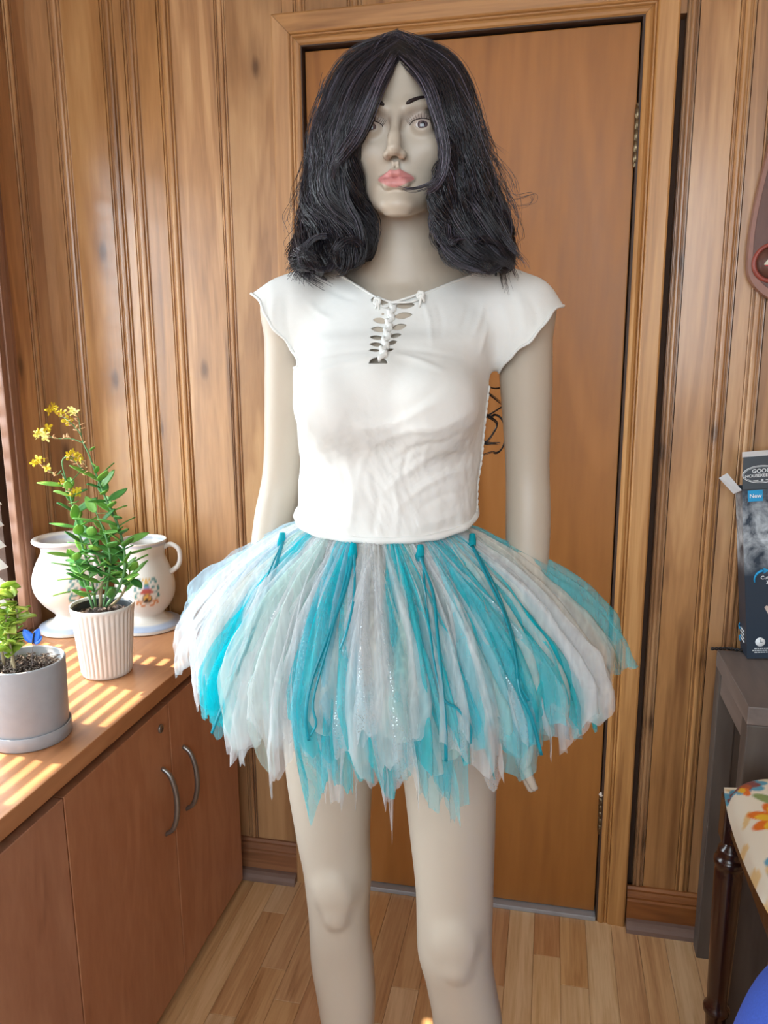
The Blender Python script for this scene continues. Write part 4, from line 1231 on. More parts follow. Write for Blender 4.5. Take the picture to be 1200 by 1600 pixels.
# flyaway wisps on the right and left
free([[(752, 240, 1.05), (775, 250, 1.05), (790, 280, 1.05), (805, 310, 1.05), (835, 306, 1.05), (833, 320, 1.05), (800, 325, 1.05)], [(748, 220, 1.05), (770, 245, 1.05), (800, 275, 1.05), (808, 315, 1.05)], [(770, 300, 1.04), (790, 330, 1.04), (793, 360, 1.04), (780, 385, 1.04)], [(500, 120, 1.04), (490, 170, 1.04), (480, 220, 1.04), (478, 260, 1.04)], [(720, 110, 1.06), (745, 160, 1.06), (765, 215, 1.06), (790, 240, 1.06)]], 4, 0.00028, 0.004, 30, 0.5)
# long curled ends of the back hair, seen between the side seam and the arm
free([[(745, 590, 1.20), (768, 606, 1.205), (783, 606, 1.21)], [(742, 600, 1.20), (768, 618, 1.205), (784, 632, 1.21)], [(745, 660, 1.20), (770, 645, 1.205), (790, 632, 1.21)]], 5, 0.0006, 0.0012, 14, 0.2)
loop = [(774 + 16 * math.cos(a), 678 + 30 * math.sin(a), 1.205) for a in np.linspace(-2.0, 1.9, 12)]
free([[(745, 640, 1.20)] + loop + [(750, 712, 1.20)], [(760, 650, 1.2), (776, 662, 1.205), (768, 680, 1.205), (755, 695, 1.2)], [(748, 690, 1.2), (765, 693, 1.205), (782, 692, 1.205)]], 7, 0.0007, 0.0012, 40, 0.2)
# big loose curls at the ends
def curl(cx, cy, Y, rx, ry, a0, turns, n, lead):
    pts = list(lead); m = 14
    for i in range(m):
        a = a0 + turns * 2 * PI * i / (m - 1); k = 1 - 0.45 * i / m
        pts.append((cx + rx * k * math.cos(a), cy + ry * k * math.sin(a), Y + 0.012 * math.sin(a + 1)))
    free([pts], n, 0.00055, 0.0026, 44, 0.6)
curl(505, 398, 0.985, 34, 30, -1.2, -0.9, 40, [(512, 250, 1.005), (500, 310, 1.0), (505, 350, 0.99)])
curl(488, 402, 0.99, 22, 26, -0.8, -1.0, 30, [(498, 260, 1.02), (488, 320, 1.02), (490, 360, 1.0)])
curl(545, 400, 0.98, 26, 26, -0.6, -0.85, 34, [(535, 250, 0.985), (540, 310, 0.985), (560, 350, 0.985)])
curl(760, 402, 0.99, 30, 30, -2.2, 0.85, 36, [(735, 250, 1.0), (738, 310, 1.0), (738, 355, 0.995)])
curl(785, 405, 1.01, 20, 28, -2.4, 0.8, 28, [(755, 270, 1.04), (768, 320, 1.035), (770, 360, 1.02)])
curl(722, 398, 0.985, 24, 28, -2.4, 0.8, 34, [(705, 250, 0.985), (702, 310, 0.985), (700, 350, 0.985)])
curl(783, 360, 1.03, 16, 34, -1.6, 0.7, 10, [(752, 250, 1.05), (765, 290, 1.05)])
ho = strand_mesh('hair_strands', groups, M_hair, wig)
tag(ho, kind='stuff')
# ================================================================ tulle skirt
def tulle(name, rgb, op, sparkle=False):
    N = NT(name); c = srgb(*rgb)
    df = N.new('ShaderNodeBsdfDiffuse'); df.inputs[0].default_value = c
    tl = N.new('ShaderNodeBsdfTranslucent'); tl.inputs[0].default_value = c
    m1 = N.new('ShaderNodeMixShader'); m1.inputs[0].default_value = 0.32
    N.l.new(df.outputs[0], m1.inputs[1]); N.l.new(tl.outputs[0], m1.inputs[2])
    body_ = m1.outputs[0]
    if sparkle:
        vo = N.new('ShaderNodeTexVoronoi'); vo.inputs['Scale'].default_value = 420; N.l.new(N.coord(), vo.inputs['Vector'])
        gs = N.new('ShaderNodeBsdfGlossy'); gs.inputs['Roughness'].default_value = 0.25; gs.inputs[0].default_value = (0.95, 0.97, 1, 1)
        m3 = N.new('ShaderNodeMixShader'); N.l.new(N.math('LESS_THAN', vo.outputs['Distance'], 0.28), m3.inputs[0])
        N.l.new(body_, m3.inputs[1]); N.l.new(gs.outputs[0], m3.inputs[2]); body_ = m3.outputs[0]
    tr = N.new('ShaderNodeBsdfTransparent')
    n = N.noise(N.mapping(N.coord(), (70, 70, 9)), 1.0, 2, 0.65)
    n2 = N.noise(N.mapping(N.coord(), (34, 34, 6)), 1.0, 1, 0.6)
    crease = N.math('SUBTRACT', 1.0, N.math('MULTIPLY', N.math('ABSOLUTE', N.math('SUBTRACT', n2, 0.5)), 16.0), True)
    fac = N.math('MULTIPLY', N.math('ADD', 0.42, N.math('MULTIPLY', n, 1.0)), op)
    fac = N.math('ADD', fac, N.math('MULTIPLY', crease, 0.16 * op + 0.02), True)
    mx = N.new('ShaderNodeMixShader'); N.l.new(fac, mx.inputs[0]); N.l.new(tr.outputs[0], mx.inputs[1]); N.l.new(body_, mx.inputs[2])
    N.l.new(mx.outputs[0], N.out.inputs[0])
    N.n.remove(N.b)
    return N.m
T_white = tulle('tulle_white', (250, 252, 253), 0.34)
T_ivory = tulle('tulle_ivory', (252, 248, 238), 0.38)
T_mint = tulle('tulle_mint', (218, 248, 240), 0.34)
T_blue = tulle('tulle_pale_blue', (206, 236, 250), 0.34)
T_teal = tulle('tulle_turquoise', (12, 216, 230), 0.46)
T_aqua = tulle('tulle_aqua', (112, 228, 242), 0.36)
T_net = tulle('tulle_glitter_net', (240, 246, 250), 0.30, True)
tutu = empty('tutu_skirt', (0, 0, 0))
tag(tutu, 'white and turquoise knotted tulle tutu skirt with narrow teal ribbons', 'skirt')
TC = np.array([-0.237, 1.085]); ZW = 1.136
def skirt_pt(th, t, Rx, Ry, L, bulge=0.0):
    q = min(t / 0.88, 1.0); f = 1 - (1 - q) ** 1.22
    rx = 0.118 + (Rx - 0.118) * f + bulge; ry = 0.094 + (Ry - 0.094) * f + bulge
    return np.array([TC[0] + 0.018 * t + rx * math.cos(th), TC[1] + ry * math.sin(th), ZW - L * (0.60 * t + 0.40 * t * t)])
def strip(deg, half, mat, L, Rx, Ry, r, layer=0.0, folds=2.2, amp=0.014, twist=0.0, ragged=0.10, nc=40, nr=26, narrow=0.0):
    """one length of tulle: gathered at the waist, spreading and crumpling towards its cut end"""
    th0 = math.radians(deg); ph = r.uniform(0, 6.28, 4); kink = r.normal(0, 0.06); sd = r.uniform(0, 50)
    tilt = r.uniform(-ragged, ragged); L *= 1 + 0.07 * max(0, -math.sin(math.radians(deg))) ** 2
    V = []; Fq = []
    for i in range(nr):
        t = i / (nr - 1)
        for j in range(nc):
            s = j / (nc - 1) * 2 - 1
            Lj = L * (1 + tilt * s + ragged * 0.55 * math.sin(1.7 * s * PI + ph[2]) + ragged * 0.9 * mnoise.noise(Vector((s * 2.6, sd, 1.0))) + ragged * 0.3 * mnoise.noise(Vector((s * 8.0, sd, 3.0))))
            w = 0.05 + (half - 0.05) * min(1, t * 1.15) ** 0.8
            w *= 1 - narrow * max(0, t - 0.55) / 0.45
            c1 = mnoise.noise(Vector((s * 2.2 + sd, t * 1.6, sd)))
            c2 = mnoise.noise(Vector((s * 6.5 + sd, t * 2.2 + 9, sd * 2)))
            c3 = mnoise.noise(Vector((s * 9.0, t * 9.0 + sd, sd + 4)))
            th = th0 + s * w + kink * t + twist * t * t + 0.10 * c2 * w * t
            A = amp * min(1.0, t * 2.5)
            bul = A * (0.8 * math.sin(folds * s * PI + ph[0] + 1.5 * c1) + 1.3 * c1 + 0.8 * c2 + 0.35 * c3 * t) + layer * (0.2 + t)
            bul += 0.004 * math.exp(-((t - 0.06) / 0.05) ** 2) + 0.003 * math.cos(s * 8 + ph[3]) * (1 - t)
            p = skirt_pt(th, t, Rx, Ry, Lj, bul)
            p[2] += t * (0.010 * c1 + 0.006 * c3)
            V.append(p)
    for i in range(nr - 1):
        for j in range(nc - 1): Fq.append((i * nc + j, i * nc + j + 1, (i + 1) * nc + j + 1, (i + 1) * nc + j))
    return np_mesh('tulle_strip', np.array(V), np.array(Fq), mat, tutu)
r = np.random.default_rng(5)
WHITES = [T_white, T_ivory, T_white, T_mint, T_white, T_blue, T_net]
for k in range(32):
    strip(-180 + k * 11.25 + r.uniform(-4, 4), r.uniform(0.26, 0.42), WHITES[k % 7], r.uniform(0.205, 0.245), r.uniform(0.220, 0.270), r.uniform(0.155, 0.195), r, 0.0, 2.4, 0.016)
for k in range(30):
    strip(-200 + k * 8 + r.uniform(-4, 4), r.uniform(0.18, 0.34), WHITES[(k * 3 + 1) % 7], r.uniform(0.205, 0.240), r.uniform(0.255, 0.290), r.uniform(0.180, 0.205), r, 0.004, 2.6, 0.016)
# turquoise strips
for d, hf, m, L, la, nar in ((-135, 0.20, T_teal, 0.245, 0.010, 0.0), (-145, 0.18, T_aqua, 0.245, 0.004, 0.0), (-130, 0.12, T_teal, 0.235, 0.014, 0.0), (-103, 0.22, T_teal, 0.285, 0.006, 0.45), (-99, 0.20, T_teal, 0.235, 0.012, 0.0), (-105, 0.12, T_aqua, 0.255, 0.012, 0.2),
                           (-73, 0.20, T_teal, 0.255, 0.010, 0.0), (-70, 0.12, T_teal, 0.225, 0.014, 0.0), (-75, 0.14, T_aqua, 0.285, 0.004, 0.0), (-68, 0.14, T_aqua, 0.285, 0.000, 0.2), (-44, 0.34, T_teal, 0.225, 0.006, 0.0), (-33, 0.36, T_aqua, 0.240, 0.010, 0.0), (-50, 0.24, T_aqua, 0.22, 0.014, 0.0), (-24, 0.24, T_teal, 0.245, 0.004, 0.0),
                           (10, 0.30, T_aqua, 0.190, 0.040, 0.0), (60, 0.35, T_teal, 0.24, 0.0, 0.0), (110, 0.35, T_teal, 0.24, 0.0, 0.0), (155, 0.3, T_aqua, 0.23, 0.0, 0.0)):
    strip(d, hf, m, L, 0.285, 0.204, r, la, 2.0, 0.012, nar * 0.2, 0.12, narrow=nar)
# white strips on top, and hanging points along the hem
for d, hf, m, L, la, nar in ((-163, 0.26, T_white, 0.190, 0.026, 0.0), (-176, 0.22, T_blue, 0.170, 0.030, 0.0), (-119, 0.20, T_white, 0.245, 0.012, 0.0), (-116, 0.16, T_mint, 0.235, 0.014, 0.0), (-126, 0.10, T_white, 0.265, 0.004, 0.75), (-88, 0.16, T_net, 0.240, 0.014, 0.0),
                           (-88, 0.10, T_white, 0.290, 0.004, 0.8), (-93, 0.16, T_white, 0.285, 0.0, 0.5), (-85, 0.18, T_white, 0.245, 0.014, 0.0), (-120, 0.16, T_white, 0.240, 0.018, 0.0), (-61, 0.14, T_white, 0.235, 0.016, 0.0), (-60, 0.20, T_net, 0.240, 0.008, 0.0), (-54, 0.22, T_white, 0.228, 0.006, 0.0), (-22, 0.26, T_white, 0.250, 0.008, 0.0), (-12, 0.26, T_white, 0.240, 0.014, 0.0), (2, 0.26, T_ivory, 0.23, 0.010, 0.0), (-155, 0.2, T_white, 0.235, 0.012, 0.0)):
    strip(d, hf, m, L, 0.288, 0.208, r, la, 2.4, 0.014, 0, 0.16, narrow=nar)
# elastic waistband
wb = []
for k in range(72):
    a = 2 * PI * k / 72
    wb.append((TC[0] + 0.114 * math.cos(a), TC[1] + 0.090 * math.sin(a), ZW + 0.004))
V, Fq = tube_geo(np.array(wb), 0.009 * (1 + 0.18 * np.sin(np.arange(72) * 2.1)), 8, True)
mesh_obj('waistband', V, Fq, plain('waist_elastic', (232, 224, 206), 0.8), tutu, True)
# knots and ribbons
M_ribbon = plain('satin_ribbon', (8, 142, 160), 0.3, var=0.1)
M_tealknot = plain('tulle_knot', (30, 190, 204), 0.7, var=0.2, scale=80)
T_knot = tulle('tulle_knot', (24, 180, 196), 0.9)
M_whiteknot = plain('tulle_knot_ivory', (238, 234, 224), 0.8, var=0.08, scale=80)
def skirt_front(px_, py_, lift=0.02):
    """point on the outer face of the skirt seen at a photo position"""
    lo, hi = 0.70, 1.08
    def outside(Y):
        p = at(px_, py_, Y); dz = np.clip((ZW - p[2]) / 0.24, 0, 1.2)
        t = (-0.60 + math.sqrt(0.36 + 1.6 * dz)) / 0.8
        q = min(t / 0.88, 1.0); f = 1 - (1 - q) ** 1.22
        rx, ry = 0.118 + 0.17 * f + lift * min(1, 0.35 + t), 0.094 + 0.114 * f + lift * min(1, 0.35 + t)
        return ((p[0] - TC[0] - 0.018 * t) / rx) ** 2 + ((Y - TC[1]) / ry) ** 2 > 1
    for _ in range(30):
        m = (lo + hi) / 2
        if outside(m): lo = m
        else: hi = m
    return at(px_, py_, lo)
def knot(px_, py_, mat):
    p = skirt_front(px_, py_, 0.012)
    return tube('knot', [p + [0, 0.004, 0.013], p + [0.001, 0, 0.006], p + [0, -0.001, -0.001], p + [-0.001, 0, -0.009], p + [0, 0.002, -0.016]], [0.0040, 0.0050, 0.0062, 0.0046, 0.0052], mat, tutu, 10, 16)
for q in ((440, 848), (551, 866), (656, 868), (737, 850)): knot(*q, T_knot)
def ribbon(pts, w=0.0042):
    P = smooth_path([skirt_front(p[0], p[1], 0.026) for p in pts], 40); T = np.gradient(P, axis=0); T /= np.linalg.norm(T, axis=1)[:, None]
    view = np.array([0.25, -1, 0.35]); S_ = np.cross(T, view); S_ /= np.linalg.norm(S_, axis=1)[:, None]
    tw = np.sin(np.linspace(0, 5, 40))[:, None] * 0.35
    Nn = np.cross(S_, T); S_ = S_ * np.cos(tw) + Nn * np.sin(tw)
    V = np.vstack([P - S_ * w / 2, P + S_ * w / 2]); n = len(P)
    o = np_mesh('ribbon', V, np.array([(i, i + 1, n + i + 1, n + i) for i in range(n - 1)]), M_ribbon, tutu)
    o.modifiers.new('thickness', 'SOLIDIFY').thickness = 0.0005
ribbon([(442, 846, 0.985), (428, 895, 0.935), (405, 960, 0.905), (375, 1040, 0.895), (345, 1110, 0.895), (331, 1146, 0.90)])
ribbon([(440, 850, 0.985), (418, 900, 0.935), (398, 960, 0.905), (388, 1010, 0.90)], 0.002)
ribbon([(552, 862, 0.970), (540, 920, 0.890), (510, 1000, 0.845), (485, 1070, 0.835), (478, 1120, 0.835), (483, 1157, 0.838)])
ribbon([(554, 862, 0.970), (553, 930, 0.885), (542, 985, 0.848), (531, 1015, 0.840)], 0.003)
ribbon([(548, 870, 0.960), (520, 980, 0.850), (490, 1090, 0.832), (494, 1130, 0.835), (485, 1150, 0.838)], 0.003)
ribbon([(656, 868, 0.970), (676, 925, 0.890), (683, 985, 0.850), (690, 1060, 0.836), (696, 1130, 0.834), (697, 1190, 0.836)])
ribbon([(660, 868, 0.970), (668, 960, 0.865), (688, 1080, 0.834), (715, 1108, 0.832), (735, 1135, 0.834), (735, 1162, 0.836)], 0.003)
ribbon([(738, 852, 0.985), (760, 900, 0.925), (790, 965, 0.885), (806, 1030, 0.872), (812, 1080, 0.872), (830, 1120, 0.872), (846, 1180, 0.875)])
ribbon([(740, 855, 0.985), (775, 920, 0.910), (803, 1000, 0.876), (808, 1060, 0.872), (826, 1095, 0.872)], 0.003)
# ================================================================ things on the worktop
M_greypot = plain('grey_plastic', (160, 160, 163), 0.5, var=0.03, scale=60)
M_ceram = plain('white_ceramic', (228, 224, 218), 0.35, var=0.03)
M_inner = plain('nursery_pot', (38, 44, 48), 0.4)
S_ = NT('potting_soil'); n1 = S_.noise(S_.coord(), 140, 5, 0.7); S_.set(color=S_.ramp(n1, [(0.3, srgb(40, 32, 30)), (0.5, srgb(78, 64, 58)), (0.72, srgb(150, 134, 122))]), rough=0.95); S_.bump(n1, 0.8, 0.004); M_soil = S_.m
def leaf_mat(name, a, b, tr):
    N = NT(name); i = N.new('ShaderNodeObjectInfo')
    f = N.math('ADD', N.math('MULTIPLY', i.outputs['Random'], 0.7), N.math('MULTIPLY', N.noise(N.coord(), 60, 2), 0.3))
    col = N.ramp(f, [(0.15, srgb(*a)), (0.85, srgb(*b))])
    N.set(color=col, rough=0.38, spec=0.5)
    t = N.new('ShaderNodeBsdfTranslucent'); N.l.new(col, t.inputs[0])
    m = N.new('ShaderNodeMixShader'); m.inputs[0].default_value = tr
    N.l.new(N.b.outputs[0], m.inputs[1]); N.l.new(t.outputs[0], m.inputs[2]); N.l.new(m.outputs[0], N.out.inputs[0])
    return N.m
M_leaf = leaf_mat('succulent_leaf', (74, 150, 78), (150, 208, 92), 0.3)
M_leaf2 = leaf_mat('lime_leaf', (150, 190, 60), (206, 222, 110), 0.3)
M_stem = plain('green_stem', (104, 150, 96), 0.5)
M_wood_stem = plain('woody_stem', (168, 150, 116), 0.7)
M_yellow = plain('yellow_petal', (244, 214, 58), 0.5, var=0.15, scale=300)
M_paleyellow = plain('pale_yellow_petal', (248, 238, 140), 0.5, var=0.1, scale=300)
M_bud = plain('peach_bud', (226, 178, 130), 0.6, var=0.15, scale=300)

# grey pot with saucer
GC = (-0.862, 1.100)
gp = empty('plant_pot', (GC[0], GC[1], ZT)); tag(gp, 'round matte grey plant pot standing in a matching saucer', 'plant pot')
lathe('saucer', [(0, 0.0), (0.064, 0.0), (0.0668, 0.003), (0.0672, 0.024), (0.0660, 0.0255), (0.0645, 0.0245), (0.0640, 0.006), (0, 0.005)], M_greypot, gp, 72)
lathe('pot', [(0, 0.0055), (0.0615, 0.006), (0.0630, 0.010), (0.0662, 0.138), (0.0656, 0.1400), (0.0630, 0.1405), (0.0618, 0.138), (0.060, 0.116), (0, 0.116)], M_greypot, gp, 72)
def soil_disc(name, R, z, parent, seed, amp):
    V = [(0, 0, z + amp)]; Fc = []; rg = np.random.default_rng(seed)
    for i in range(1, 13):
        for s in range(40):
            a = 2 * PI * s / 40; r_ = R * i / 12
            V.append((r_ * math.cos(a), r_ * math.sin(a), z + (rg.normal(0, amp * 0.45) + amp * 0.6 * (1 - (i / 12) ** 2)) * (i < 12)))
    for s in range(40): Fc.append((0, 1 + s, 1 + (s + 1) % 40))
    for i in range(11):
        for s in range(40): Fc.append((1 + i * 40 + s, 1 + i * 40 + (s + 1) % 40, 1 + (i + 1) * 40 + (s + 1) % 40, 1 + (i + 1) * 40 + s))
    return mesh_obj(name, V, Fc, M_soil, parent, False)
soil_disc('soil', 0.0608, 0.120, gp, 3, 0.008)
# bark crumbs on the soil (too fine to count)
rg = np.random.default_rng(9); Vc, Fc = [], []
for k in range(420):
    a, r_ = rg.uniform(0, 2 * PI), 0.057 * math.sqrt(rg.uniform(0, 1))
    c0 = np.array([r_ * math.cos(a), r_ * math.sin(a), 0.127 + rg.uniform(-0.002, 0.006)])
    d = rg.normal(0, 1, 3); d[2] *= 0.5; d /= np.linalg.norm(d); e = np.cross(d, rg.normal(0, 1, 3)); e /= np.linalg.norm(e) + 1e-9
    L, w = rg.uniform(0.002, 0.007), rg.uniform(0.0006, 0.0018); b0 = len(Vc)
    Vc += [c0 - d * L, c0 + e * w, c0 + d * L, c0 - e * w, c0 + np.cross(d, e) * w, c0 - np.cross(d, e) * w]
    Fc += [(b0, b0 + 1, b0 + 4), (b0 + 1, b0 + 2, b0 + 4), (b0 + 2, b0 + 3, b0 + 4), (b0 + 3, b0, b0 + 4), (b0 + 1, b0, b0 + 5), (b0 + 2, b0 + 1, b0 + 5), (b0 + 3, b0 + 2, b0 + 5), (b0, b0 + 3, b0 + 5)]
CH = NT('bark_crumbs'); n1 = CH.noise(CH.coord(), 260, 2); CH.set(color=CH.ramp(n1, [(0.35, srgb(60, 48, 42)), (0.55, srgb(120, 104, 92)), (0.7, srgb(196, 184, 172))]), rough=0.9)
tag(mesh_obj('bark_crumbs', Vc, Fc, CH.m, gp), kind='stuff')

def leaf_mesh(name, L, W, mat, cup=0.15, scallop=0.0, nl=8, nw=5):
    V, Fc = [], []
    for i in range(nl + 1):
        t = i / nl
        w = W * (math.sin(PI * min(1, t ** 0.75)) ** 0.8) * (0.75 + 0.35 * t) * (1 + scallop * math.sin(t * 22)) + 0.0006
        for j in range(nw):
            s = j / (nw - 1) * 2 - 1
            V.append((s * w, L * t, -cup * L * t * t * 0.6 + cup * W * 1.2 * s * s))
    for i in range(nl):
        for j in range(nw - 1): Fc.append((i * nw + j, i * nw + j + 1, (i + 1) * nw + j + 1, (i + 1) * nw + j))
    me = bpy.data.meshes.new(name); me.from_pydata(V, [], Fc); me.update(); me.materials.append(mat)
    me.polygons.foreach_set('use_smooth', [True] * len(me.polygons))
    bm = bmesh.new(); bm.from_mesh(me)
    r_ = bmesh.ops.extrude_face_region(bm, geom=list(bm.faces))
    for v in [g for g in r_['geom'] if isinstance(g, bmesh.types.BMVert)]: v.co.z -= 0.0011
    bmesh.ops.recalc_face_normals(bm, faces=bm.faces); bm.to_mesh(me); bm.free()
    me.polygons.foreach_set('use_smooth', [True] * len(me.polygons))
    return me
def put_leaf(me, p, d, parent, roll=0.0, s=1.0, up=(0, 0, 1), name='leaf'):
    o = link(bpy.data.objects.new(name, me), parent)
    d = Vector(d).normalized(); u = Vector(up); x = d.cross(u)
    if x.length < 1e-3: x = d.cross(Vector((1, 0, 0)))
    x.normalize(); z = x.cross(d)
    M = Matrix((x, d, z)).transposed().to_4x4() @ Matrix.Rotation(roll, 4, 'Y')
    o.matrix_local = Matrix.Translation(Vector(p) - (parent.location if parent else Vector())) @ M @ Matrix.Scale(s, 4)
    return o

# lime plant in the grey pot
lp = empty('potted_plant', (GC[0], GC[1], ZT + 0.128)); tag(lp, 'lime green leafy plant growing in the round grey pot', 'plant')
rel = lambda p, e: tuple(np.array(p) - np.array(e.location))
LM = [leaf_mesh('lime_leaf', 0.030, 0.0105, M_leaf2, 0.3, 0.10), leaf_mesh('lime_leaf', 0.022, 0.009, M_leaf2, 0.35, 0.12)]
stems2 = [[(18, 1048, 1.095), (22, 1000, 1.09), (28, 965, 1.085), (20, 935, 1.08)], [(8, 1050, 1.10), (0, 1000, 1.10), (-5, 955, 1.10), (2, 920, 1.10)], [(-14, 1050, 1.10), (-22, 1000, 1.10), (-30, 950, 1.10)], [(24, 1050, 1.08), (14, 1000, 1.075), (8, 960, 1.07)]]
rg = np.random.default_rng(21)
for st in stems2:
    P = [at(*q) for q in st]
    tube('stem', [rel(q, lp) for q in P], [0.0030, 0.0024, 0.0020, 0.0014], M_wood_stem, lp, 6, 12)
    Q = smooth_path(P, 12)
    for i in range(3, 12):
        for k in range(3):
            a = rg.uniform(0, 2 * PI)
            put_leaf(LM[rg.integers(2)], Q[i], (math.cos(a), math.sin(a), rg.uniform(-0.1, 0.9)), lp, rg.normal(0, 0.4), rg.uniform(0.7, 1.15))

# blue butterfly on a wire pick
bf = empty('butterfly_pick', tuple(at(51, 1040, 1.045)))
tag(bf, 'bright blue butterfly ornament on a wire stuck in the grey pot', 'ornament')
M_blue = plain('butterfly_blue', (20, 112, 226), 0.35, var=0.25, scale=120)
M_wire = plain('pick_wire', (120, 120, 124), 0.4, 0.8)
b0 = np.array(bf.location)
tube('wire', [(0, 0, 0), (0.0005, 0.0, 0.014), tuple(at(52, 1003, 1.045) - b0)], 0.0007, M_wire, bf, 6, 8)
tube('butterfly_body', [tuple(at(51, 1006, 1.043) - b0), tuple(at(53, 988, 1.043) - b0)], [0.0012, 0.0016], M_inner, bf, 7, 6)
WG = leaf_mesh('wing', 0.026, 0.0075, M_blue, 0.1)
for (p0, p1, s) in (((52, 1004), (34, 981), 1.0), ((54, 1002), (61, 980), 0.95), ((53, 1005), (70, 990), 0.8)):
    a, b = at(p0[0], p0[1], 1.044), at(p1[0], p1[1], 1.042)
    o = put_leaf(WG, a, b - a, bf, 0.0, s, (0.2, -1, 0.45), 'wing')

# white ribbed pot with the succulent
WC = (-0.885, 1.380)
wp = empty('plant_pot', (WC[0], WC[1], ZT)); tag(wp, 'white ribbed ceramic plant pot standing in front of the two vases', 'plant pot')
lathe('pot', [(0, 0.0), (0.046, 0.0), (0.0488, 0.002), (0.0500, 0.006), (0.0504, 0.010), (0.0525, 0.040), (0.0560, 0.080), (0.0598, 0.124), (0.0612, 0.136), (0.0630, 0.140), (0.0638, 0.1455), (0.0630, 0.1490), (0.0605, 0.1480), (0.0590, 0.140), (0.056, 0.10), (0, 0.10)],
      M_ceram, wp, 288, ribs=36, rib_amp=0.0022, rib_range=(4, 8))
lathe('inner_pot', [(0.0585, 0.137), (0.0595, 0.1425), (0.0580, 0.1430), (0.0565, 0.138), (0.0545, 0.118)], M_inner, wp, 64)
soil_disc('soil', 0.0555, 0.128, wp, 4, 0.005)
kp = empty('flowering_plant', (WC[0], WC[1], ZT + 0.13)); tag(kp, 'succulent with tall yellow flower stalks growing in the white ribbed pot', 'plant')
stems = [
    ([(150, 948, 1.38), (142, 900, 1.37), (128, 850, 1.36), (116, 800, 1.36), (106, 760, 1.36), (98, 730, 1.36), (98, 718, 1.36), (106, 712, 1.36)], [0.0030, 0.0026, 0.0022, 0.0020, 0.0016, 0.0014, 0.0013, 0.0010], M_stem),
    ([(157, 948, 1.37), (158, 915, 1.36), (163, 895, 1.36), (150, 866, 1.355), (138, 838, 1.35)], [0.0036, 0.0034, 0.0026, 0.0022, 0.0015], M_wood_stem),
    ([(166, 948, 1.385), (186, 918, 1.38), (195, 888, 1.375), (193, 855, 1.37), (184, 820, 1.37), (170, 790, 1.37), (158, 762, 1.37), (148, 735, 1.37), (138, 708, 1.37), (128, 686, 1.37), (124, 660, 1.37), (119, 645, 1.37)], [0.0036, 0.0034, 0.003, 0.0028, 0.0026, 0.0024, 0.0022, 0.0020, 0.0018, 0.0014, 0.0012, 0.0010], M_stem),
    ([(172, 948, 1.39), (190, 930, 1.395), (200, 905, 1.40), (205, 880, 1.40)], [0.003, 0.0028, 0.0022, 0.0014], M_wood_stem),
    ([(162, 948, 1.37), (172, 880, 1.36), (166, 840, 1.355), (150, 800, 1.35)], [0.0028, 0.0024, 0.0020, 0.0012], M_stem),
    ([(145, 950, 1.36), (136, 920, 1.35), (124, 890, 1.345), (112, 868, 1.34)], [0.0028, 0.0024, 0.0020, 0.0012], M_stem)]
side_stalks = [[(130, 692, 1.37), (110, 685, 1.365), (88, 685, 1.36), (72, 680, 1.36)], [(127, 680, 1.37), (118, 668, 1.365), (104, 655, 1.36), (92, 648, 1.36)], [(96, 735, 1.36), (88, 742, 1.355), (76, 735, 1.35), (66, 727, 1.35)], [(104, 712, 1.36), (118, 722, 1.36), (130, 735, 1.36), (134, 742, 1.36)], [(97, 740, 1.36), (103, 752, 1.355), (108, 765, 1.355), (112, 772, 1.355)], [(104, 712, 1.36), (114, 714, 1.36), (124, 716, 1.36), (136, 730, 1.36)]]
LK = [leaf_mesh('succulent_leaf', 0.044, 0.0110, M_leaf, 0.10), leaf_mesh('succulent_leaf', 0.038, 0.0112, M_leaf, 0.16), leaf_mesh('succulent_leaf', 0.050, 0.0105, M_leaf, 0.06)]
rg = np.random.default_rng(33)
for pts, rad, m in stems:
    P = [at(*q) for q in pts]
    tube('stem', [rel(q, kp) for q in P], rad, m, kp, 7, 4 * len(P))
for pts in side_stalks:
    P = [at(*q) for q in pts]
    tube('flower_stalk', [rel(q, kp) for q in P], [0.0012, 0.0011, 0.0010, 0.0009], M_stem, kp, 6, 12)
def leaves_along(pts, n, t0, t1):
    Q = smooth_path([at(*q) for q in pts], 60)
    for i in range(n):
        t = t0 + (t1 - t0) * i / max(1, n - 1); k = int(t * 58)
        p = Q[k]; a = i * 1.5708 + rg.normal(0, 0.25) + 0.6
        for sg in (1, -1):
            d = np.array([sg * math.cos(a), sg * math.sin(a) * 0.8, rg.uniform(0.15, 1.1)])
            put_leaf(LK[rg.integers(3)], p + 0.002 * d, d, kp, rg.normal(0, 0.35), rg.uniform(0.8, 1.15))
leaves_along(stems[0][0], 13, 0.14, 0.60); leaves_along(stems[1][0], 8, 0.30, 1.0); leaves_along(stems[2][0], 17, 0.12, 0.62); leaves_along(stems[3][0], 5, 0.40, 1.0); leaves_along(stems[5][0], 7, 0.2, 1.0); leaves_along([(160, 930, 1.37), (172, 880, 1.36), (166, 840, 1.355), (150, 800, 1.35)], 8, 0.2, 1.0)
